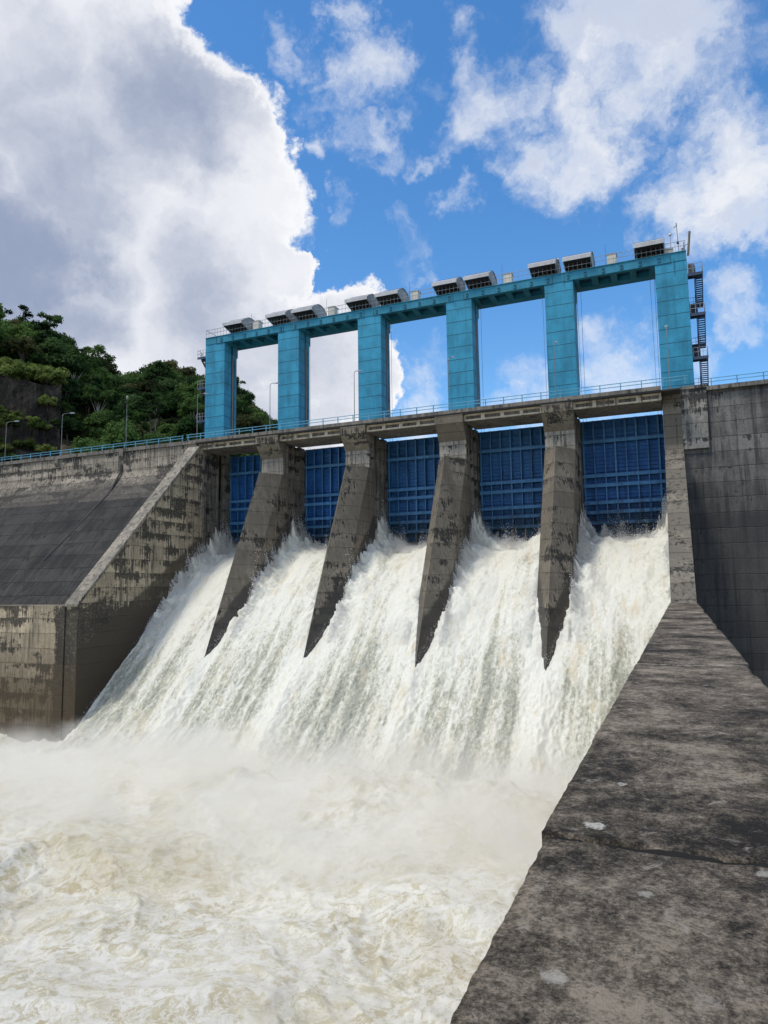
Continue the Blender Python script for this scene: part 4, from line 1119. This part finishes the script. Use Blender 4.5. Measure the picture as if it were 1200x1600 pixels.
def tree_proto(kind, seed):
    r = np.random.default_rng(seed)
    root = empty('forest_tree', (0, 0, 0))
    if kind == 'round':
        H = 8.0; n = 26
        cs = []; rs = []
        for _ in range(n):
            a = r.random()*2*PI; u = r.random()**0.6; hgt = r.random()
            rad = 3.2*u*(1-0.55*abs(hgt-0.35))
            cs.append((rad*math.cos(a), rad*math.sin(a), 2.2+5.2*hgt*(1-0.35*u))); rs.append(0.8+0.9*r.random())
        V, Q = leaf_cloud(cs, rs, 230, 0.235, 0.95, r=r); lm = M['leaf_dark'] if seed % 2 else M['leaf_mid']; tr = 0.22
    elif kind == 'olive':
        H = 8; cs = []; rs = []
        for _ in range(22):
            a = r.random()*2*PI; u = r.random()**0.6; hgt = r.random(); rad = 3.4*u
            cs.append((rad*math.cos(a), rad*math.sin(a), 4.4+2.9*hgt*(1-0.5*u))); rs.append(0.8+0.6*r.random())
        V, Q = leaf_cloud(cs, rs, 200, 0.23, 0.9, r=r); lm = M['leaf_brown']; tr = 0.2
    elif kind == 'sparse':
        H = 9.5; cs = []; rs = []
        for _ in range(17):
            a = r.random()*2*PI; hgt = r.random(); rad = 2.6*r.random()**0.5*(0.4+0.6*math.sin(PI*(0.15+0.75*hgt)))
            cs.append((rad*math.cos(a), rad*math.sin(a), 4.2+5.2*hgt)); rs.append(0.55+0.35*r.random())
        V, Q = leaf_cloud(cs, rs, 110, 0.21, r=r); lm = M['leaf_dark']; tr = 0.13
    elif kind == 'umbrella':
        H = 8; cs = []; rs = []
        for _ in range(20):
            a = r.random()*2*PI; u = r.random()**0.5; rad = 3.2*u
            cs.append((rad*math.cos(a), rad*math.sin(a), 6.6+0.9*(1-u)+r.normal()*0.35)); rs.append(0.6+0.3*r.random())
        V, Q = leaf_cloud(cs, rs, 90, 0.21, 0.5, r=r); lm = M['leaf_dark']; tr = 0.14
    elif kind == 'slender':
        H = 9; cs = []; rs = []
        for _ in range(16):
            a = r.random()*2*PI; hgt = r.random(); rad = 2.3*r.random()**0.5
            cs.append((rad*math.cos(a), rad*math.sin(a), 5.0+4.0*hgt)); rs.append(0.7+0.5*r.random())
        V, Q = leaf_cloud(cs, rs, 170, 0.21, 0.9, r=r); lm = M['leaf_mid']; tr = 0.17
    elif kind == 'bush':
        H = 2; cs = []; rs = []
        for _ in range(14):
            a = r.random()*2*PI; rad = 1.7*r.random()**0.5
            cs.append((rad*math.cos(a), rad*math.sin(a), 0.4+1.1*r.random())); rs.append(0.5+0.4*r.random())
        V, Q = leaf_cloud(cs, rs, 110, 0.18, r=r); lm = M['leaf_bright']; tr = 0.06
    crown = np_mesh('crown', V, Q, lm, smooth=False); crown.parent = root
    t = MB(); bends = [(0.15*r.normal(), 0.15*r.normal()) for _ in range(4)]
    top = max(0.5, min(H*0.8, np.max(V[:, 2])-1.0))
    pts = [(bends[k][0]*k*.5, bends[k][1]*k*.5, -0.8+(top+0.8)*k/3) for k in range(4)]
    t.tube(pts, tr, 7, tr*0.35)
    for c in cs[:9]:
        f = 0.35+0.4*r.random(); b0 = Vector(pts[0]).lerp(Vector(pts[3]), f)
        mid = b0.lerp(Vector(c), 0.5)+Vector((0, 0, 0.25))
        t.tube([tuple(b0), tuple(mid), c], tr*0.42, 5, tr*0.12)
    tk = t.build('trunk', M['palebark'] if kind in ('slender',) else M['bark'], None); tk.parent = root
    return root

protos = {'round': [tree_proto('round', s) for s in (11, 12, 13, 14)], 'olive': [tree_proto('olive', 21)], 'sparse': [tree_proto('sparse', s) for s in (31, 32)],
          'umbrella': [tree_proto('umbrella', 41)], 'slender': [tree_proto('slender', s) for s in (51, 52)], 'bush': [tree_proto('bush', s) for s in (61, 62)]}
used = set()
def plant(kind, a, r_, sc, label, group=None, cat='tree', k=None, dz=0.0, name=None):
    a = math.radians(a)
    ps = protos[kind]; p = ps[(k if k is not None else random.randrange(len(ps))) % len(ps)]
    if p.name not in used:
        used.add(p.name); o = p
    else:
        o = copy_tree(p)
    o.location = (r_*math.sin(a), r_*math.cos(a), float(hill_z(np.array(a), np.array(r_)))-0.2+dz)
    o.rotation_euler = (0, 0, random.random()*2*PI)
    o.scale = (sc, sc, sc*random.uniform(0.92, 1.1))
    if name: o.name = name
    tag(o, label, cat, group)
    return o
# remarkable trees first
plant('sparse', -51.4, 168, 1.15, 'tall sparse tree rising above the ridge at the far left edge', k=0)
plant('sparse', -49.2, 166, 1.25, 'tallest open crowned tree on the ridge above the retaining wall', k=1)
plant('umbrella', -45.5, 166, 0.95, 'flat topped sparse umbrella shaped tree standing alone on the ridge')
plant('round', -41.0, 160, 1.25, 'large dark round crowned tree on the ridge above the street lamps', k=0)
plant('olive', -43.0, 150, 0.95, 'olive crowned tree below the dip in the ridge line')
plant('slender', -45.6, 128, 1.0, 'slender tree with pale trunk on the slope right of the retaining wall', k=0)
plant('slender', -43.9, 118, 0.75, 'small leaning tree with pale trunk behind the pale headed lamp', k=1)
plant('sparse', -35.2, 170, 1.0, 'small ragged tree seen just right of the leftmost tower', k=0)
plant('olive', -34.6, 135, 0.9, 'olive tree between the first and second towers above the rail')
plant('round', -32.6, 165, 0.95, 'dark tree nearest the second tower at the right end of the hill', k=1)
# the forest
pts = []
tries = 0
R2 = random.Random(5)
while len(pts) < 195 and tries < 20000:
    tries += 1
    a = R2.uniform(-57, -31.3); r_ = R2.uniform(107, 178)
    if a < -48.0 and r_ < 131: continue
    if -48.3 < a < -46.2 and r_ < 118: continue
    x, y = r_*math.sin(math.radians(a)), r_*math.cos(math.radians(a))
    if any((x-p)**2+(y-q)**2 < 4.2**2 for p, q in pts): continue
    pts.append((x, y))
    near = r_ < 125
    kind = R2.choices(['round', 'olive', 'slender', 'sparse'], [9, 1.8, 2.6, 1.0])[0]
    sc = R2.uniform(0.75, 1.1)*(0.8 if near else 1.0)
    if a > -33: sc *= 0.85
    plant(kind, a, r_, sc, {'round': 'dense dark green broadleaf tree in the hillside forest', 'olive': 'olive green tree scattered in the hillside forest',
                            'slender': 'light green slender tree in the hillside forest', 'sparse': 'open crowned tree in the hillside forest'}[kind],
          {'round': 'broadleaf trees covering the hill', 'olive': 'olive trees on the hill', 'slender': 'slender trees on the hill', 'sparse': 'open crowned trees on the hill'}[kind])
# bushes along the top of the wall, on its berms and on the toe of the slope
R3 = random.Random(9)
for k in range(46):
    a = R3.uniform(-57, -47.2); r_ = R3.uniform(120, 131)
    plant('bush', a, r_, R3.uniform(0.8, 1.35), 'bright yellow green bush on the bank above the retaining wall', 'bright bushes above the retaining wall', 'bush', name='bush')
for k in range(46):
    a = R3.uniform(-56, -48.4); lv = R3.choice([(115.6, 24.6), (114.5, 18.6), (113.8, 17.2)])
    o = plant('bush', a, lv[0], R3.uniform(0.4, 0.75), 'bush rooted on a ledge of the blackened retaining wall', 'bushes on the retaining wall ledges', 'bush', name='bush')
    zb = lv[1]+R3.uniform(-1.5, 4.5); tb = (zb+0.5-15)/17.8
    rb = 117.0+1.6*tb+(0.0 if tb > 0.62 else -0.9 if tb > 0.36 else -2.0)
    o.location = (rb*math.sin(math.radians(a)), rb*math.cos(math.radians(a)), zb)
for k in range(22):
    a = R3.uniform(-46.4, -31.5); r_ = R3.uniform(104.5, 110)
    plant('bush', a, r_, R3.uniform(0.7, 1.2), 'low bush at the foot of the forested hill behind the guard rail', 'bushes at the foot of the hill', 'bush', name='bush')
for r0_ in list(protos.values()):
    for p in r0_:
        if p.name not in used and not p.get('label'):
            for ch in list(p.children): bpy.data.objects.remove(ch)
            bpy.data.objects.remove(p)

# ------------------------------------------------------------------ sky, sun
SUN_AZ, SUN_EL = math.radians(-140), math.radians(62)      # azimuth from +Y towards +X
sd = Vector((math.sin(SUN_AZ)*math.cos(SUN_EL), math.cos(SUN_AZ)*math.cos(SUN_EL), math.sin(SUN_EL)))
L = bpy.data.lights.new('sun', 'SUN'); L.energy = 2.2; L.angle = math.radians(12); L.color = (1, 0.93, 0.82)
lo = bpy.data.objects.new('sun', L); C.objects.link(lo)
lo.rotation_euler = (-sd).to_track_quat('-Z', 'Y').to_euler()

# camera (solved from the photograph's vanishing points)
f_px, yaw, pitch, roll = 1086.568, 0.400108, 0.1072975, -0.0133687
cy, sy_ = math.cos(yaw), math.sin(yaw)
right, fwd, up = Vector((cy, sy_, 0)), Vector((-sy_, cy, 0)), Vector((0, 0, 1))
cp, sp_ = math.cos(pitch), math.sin(pitch)
fwd, up = fwd*cp+up*sp_, up*cp-fwd*sp_
cr, sr = math.cos(roll), math.sin(roll)
right, up = right*cr+up*sr, up*cr-right*sr
cam = bpy.data.cameras.new('camera'); cam.sensor_fit = 'VERTICAL'; cam.sensor_height = 36.0; cam.lens = f_px/1600*36
cam.clip_start = 0.05; cam.clip_end = 5000
co = bpy.data.objects.new('camera', cam); C.objects.link(co)
mw = Matrix((right, up, -fwd)).transposed().to_4x4(); co.matrix_world = mw
scene.camera = co
def direc(px, py):
    return (fwd+right*((px-600)/f_px)-up*((py-800)/f_px)).normalized()

def world():
    w = bpy.data.worlds.new('World'); scene.world = w; w.use_nodes = True
    g = NT(w.node_tree)
    D = g.vmath('NORMALIZE', g.n('ShaderNodeTexCoord').outputs['Generated'])
    sky = g.n('ShaderNodeTexSky', sky_type='NISHITA'); sky.sun_disc = False
    sky.sun_elevation = SUN_EL; sky.sun_rotation = SUN_AZ
    sky.air_density = 1.0; sky.dust_density = 0.5; sky.ozone_density = 2.0
    b0 = g.n('ShaderNodeBackground'); b0.inputs[1].default_value = 0.13
    hs = g.n('ShaderNodeHueSaturation'); hs.inputs['Saturation'].default_value = 1.3; hs.inputs['Value'].default_value = 1.5
    g.link(sky.outputs[0], hs.inputs['Color']); g.link(hs.outputs[0], b0.inputs[0])
    Dv = [D]
    def blob(px, py, rpx, hard=0.0):
        c = direc(px, py); cosr = g.vmath('DOT_PRODUCT', Dv[0], tuple(c))
        ang = g.math('ARCCOSINE', g.math('MINIMUM', cosr, 1.0))
        rr = rpx/f_px*0.93
        return g.ramp(ang, rr*hard, rr, 1.0, 0.0)
    def total(lst, op='MAXIMUM'):
        t = None
        for b in lst:
            v = blob(*b[:3], hard=b[3] if len(b) > 3 else 0.0)
            if len(b) > 4: v = g.math('MULTIPLY', v, b[4])
            t = v if t is None else g.math(op, t, v)
        return t
    wn_ = g.n('ShaderNodeTexNoise'); wn_.inputs['Scale'].default_value = 6.5; wn_.inputs['Detail'].default_value = 9; wn_.inputs['Roughness'].default_value = 0.62
    g.link(D, wn_.inputs['Vector'])
    Dw = g.vmath('ADD', D, g.vmath('MULTIPLY', g.vmath('SUBTRACT', wn_.outputs['Color'], (0.5, 0.5, 0.5)), (0.16, 0.16, 0.16)))
    woff = g.vmath('SUBTRACT', wn_.outputs['Color'], (0.5, 0.5, 0.5))
    Dv[0] = g.vmath('NORMALIZE', g.vmath('ADD', D, g.vmath('MULTIPLY', woff, (0.20, 0.20, 0.20))))
    Ds = g.vmath('MULTIPLY', Dw, (1.0, 1.0, 1.25))
    n_big = g.noise(Ds, 3.2, 4, 0.55)
    n_edge = g.noise(Ds, 9.0, 10, 0.60)
    n_wa = g.noise(Ds, 5.5, 8, 0.62)
    n_wb = g.noise(Ds, 17.0, 9, 0.66)
    # --- the great cumulus on the left
    cum = total([(-40, 140, 400, 0.45), (150, 330, 390, 0.5), (60, 60, 285, 0.45), (260, 450, 270, 0.5), (390, 500, 165, 0.3), (230, 600, 400, 0.4), (420, 640, 200, 0.3), (500, 570, 175, 0.4), (470, 420, 75, 0.3), (330, 290, 150, 0.3), (-400, 300, 600, 0.5)])
    cd = g.math('ADD', cum, g.math('MULTIPLY', g.math('SUBTRACT', n_edge, 0.5), 1.25))
    cov1 = g.ramp(cd, 0.40, 0.60)
    # --- broken white clouds to the right and along the horizon
    Dv[0] = g.vmath('NORMALIZE', g.vmath('ADD', D, g.vmath('MULTIPLY', woff, (0.30, 0.30, 0.30))))
    wis = total([(1040, 40, 270, 0.1, 0.92), (890, 225, 140, 0.1, 0.95), (740, 165, 135, 0.1, 0.85), (540, 120, 120, 0.1, 0.8), (570, 210, 110, 0.0, 0.8), (590, 270, 80, 0.0, 0.75), (650, 120, 90, 0, 0.6), (1120, 140, 120, 0, 0.7), (490, 235, 60, 0.0, 0.9), (550, 20, 80, 0.0, 0.8), (455, 70, 75, 0.0, 0.72),
                 (1120, 310, 190, 0.15), (1060, 330, 130, 0.1, 0.9), (1190, 500, 110, 0.1, 0.75), (550, 350, 75, 0.0, 0.85), (515, 320, 45, 0, .8), (640, 385, 110, 0.0, 0.74), (650, 430, 60, 0, .7), (670, 265, 60, 0, .8), (1010, 245, 60, 0, 0.6), (740, 325, 65, 0, 0.75),
                 (640, 640, 130, 0.1, 0.85), (560, 600, 110, 0.0, 0.7), (800, 640, 150, 0.0, 0.75), (960, 600, 150, 0.1, 0.85), (1040, 560, 130, 0.0, 0.7), (1180, 370, 90, 0, 0.9), (640, 560, 90, 0, 0.6), (680, 240, 140, 0, 0.5)])
    zed = g.xyz(D)[2]
    hor = g.ramp(zed, 0.10, 0.30, 0.75, 0.0)
    # outside the view: unseen broken cloud, cover raised to neutralise the fill light
    out = g.math('MULTIPLY', g.ramp(g.vmath('DOT_PRODUCT', D, tuple(fwd)), 0.45, 0.62, 1.0, 0.0), g.ramp(n_big, 0.30, 0.50))
    wis = g.math('MAXIMUM', g.math('MAXIMUM', wis, hor), g.math('MULTIPLY', out, 0.9))
    wd = g.math('ADD', g.math('MULTIPLY', wis, 0.92), g.math('ADD', g.math('MULTIPLY', g.math('SUBTRACT', n_wa, 0.5), 1.45), g.math('MULTIPLY', g.math('SUBTRACT', n_wb, 0.5), 0.8)))
    cov2 = g.ramp(wd, 0.32, 1.18)
    # --- cloud colours
    Dv[0] = g.vmath('NORMALIZE', g.vmath('ADD', D, g.vmath('MULTIPLY', woff, (0.22, 0.22, 0.22))))
    shade = total([(40, 400, 200, 0.2), (240, 190, 200, 0.1, 0.9), (110, 250, 170, 0.1, 0.8), (290, 270, 110, 0.1, 0.8), (0, 460, 120, 0.2), (30, 130, 170, 0.1, 0.6), (330, 480, 200, 0.0, 0.65), (440, 590, 220, 0.2, 0.75), (120, 510, 130, 0.0, 0.9), (190, 340, 70, 0.0, 0.4), (-200, 300, 300, 0.3)])
    n_sh = g.noise(Ds, 4.5, 10, 0.6)
    sh = g.math('ADD', g.math('MULTIPLY', shade, 0.85), g.math('MULTIPLY', g.math('SUBTRACT', n_sh, 0.5), 1.35))
    body = g.mix(g.ramp(sh, -0.05, 1.0), (0.76, 0.775, 0.82), (0.27, 0.325, 0.46))
    rim = g.ramp(cd, 0.48, 0.86, 1.0, 0.0)
    body = g.mix(g.math('MULTIPLY', rim, 0.9), body, (0.88, 0.88, 0.89))
    n_w2 = g.noise(Ds, 7.0, 6, 0.6)
    wcol = g.mix(g.ramp(g.math('SUBTRACT', wd, g.math('MULTIPLY', n_w2, 0.35)), 0.62, 0.95), (0.78, 0.80, 0.84), (0.58, 0.62, 0.72))
    wcol = g.mix(g.ramp(n_w2, 0.45, 0.6), wcol, (0.80, 0.81, 0.835))
    col = g.mix(cov1, wcol, body)
    cov = g.math('MAXIMUM', cov1, g.math('MULTIPLY', cov2, 0.92))
    b1 = g.n('ShaderNodeBackground'); b1.inputs[1].default_value = 1.10
    g.link(col, b1.inputs[0])
    mx = g.n('ShaderNodeMixShader'); g.link(cov, mx.inputs[0]); g.link(b0.outputs[0], mx.inputs[1]); g.link(b1.outputs[0], mx.inputs[2])
    o = g.n('ShaderNodeOutputWorld'); g.link(mx.outputs[0], o.inputs['Surface'])
world()

vs = scene.view_settings
vs.view_transform = 'Standard'; vs.look = 'None'; vs.exposure = 0.05; vs.gamma = 1.0
scene.cycles.use_denoising = True
scene.cycles.max_bounces = 10; scene.cycles.diffuse_bounces = 3; scene.cycles.volume_bounces = 8
scene.cycles.volume_step_rate = 2.0; scene.cycles.volume_max_steps = 128
scene.cycles.adaptive_threshold = 0.02
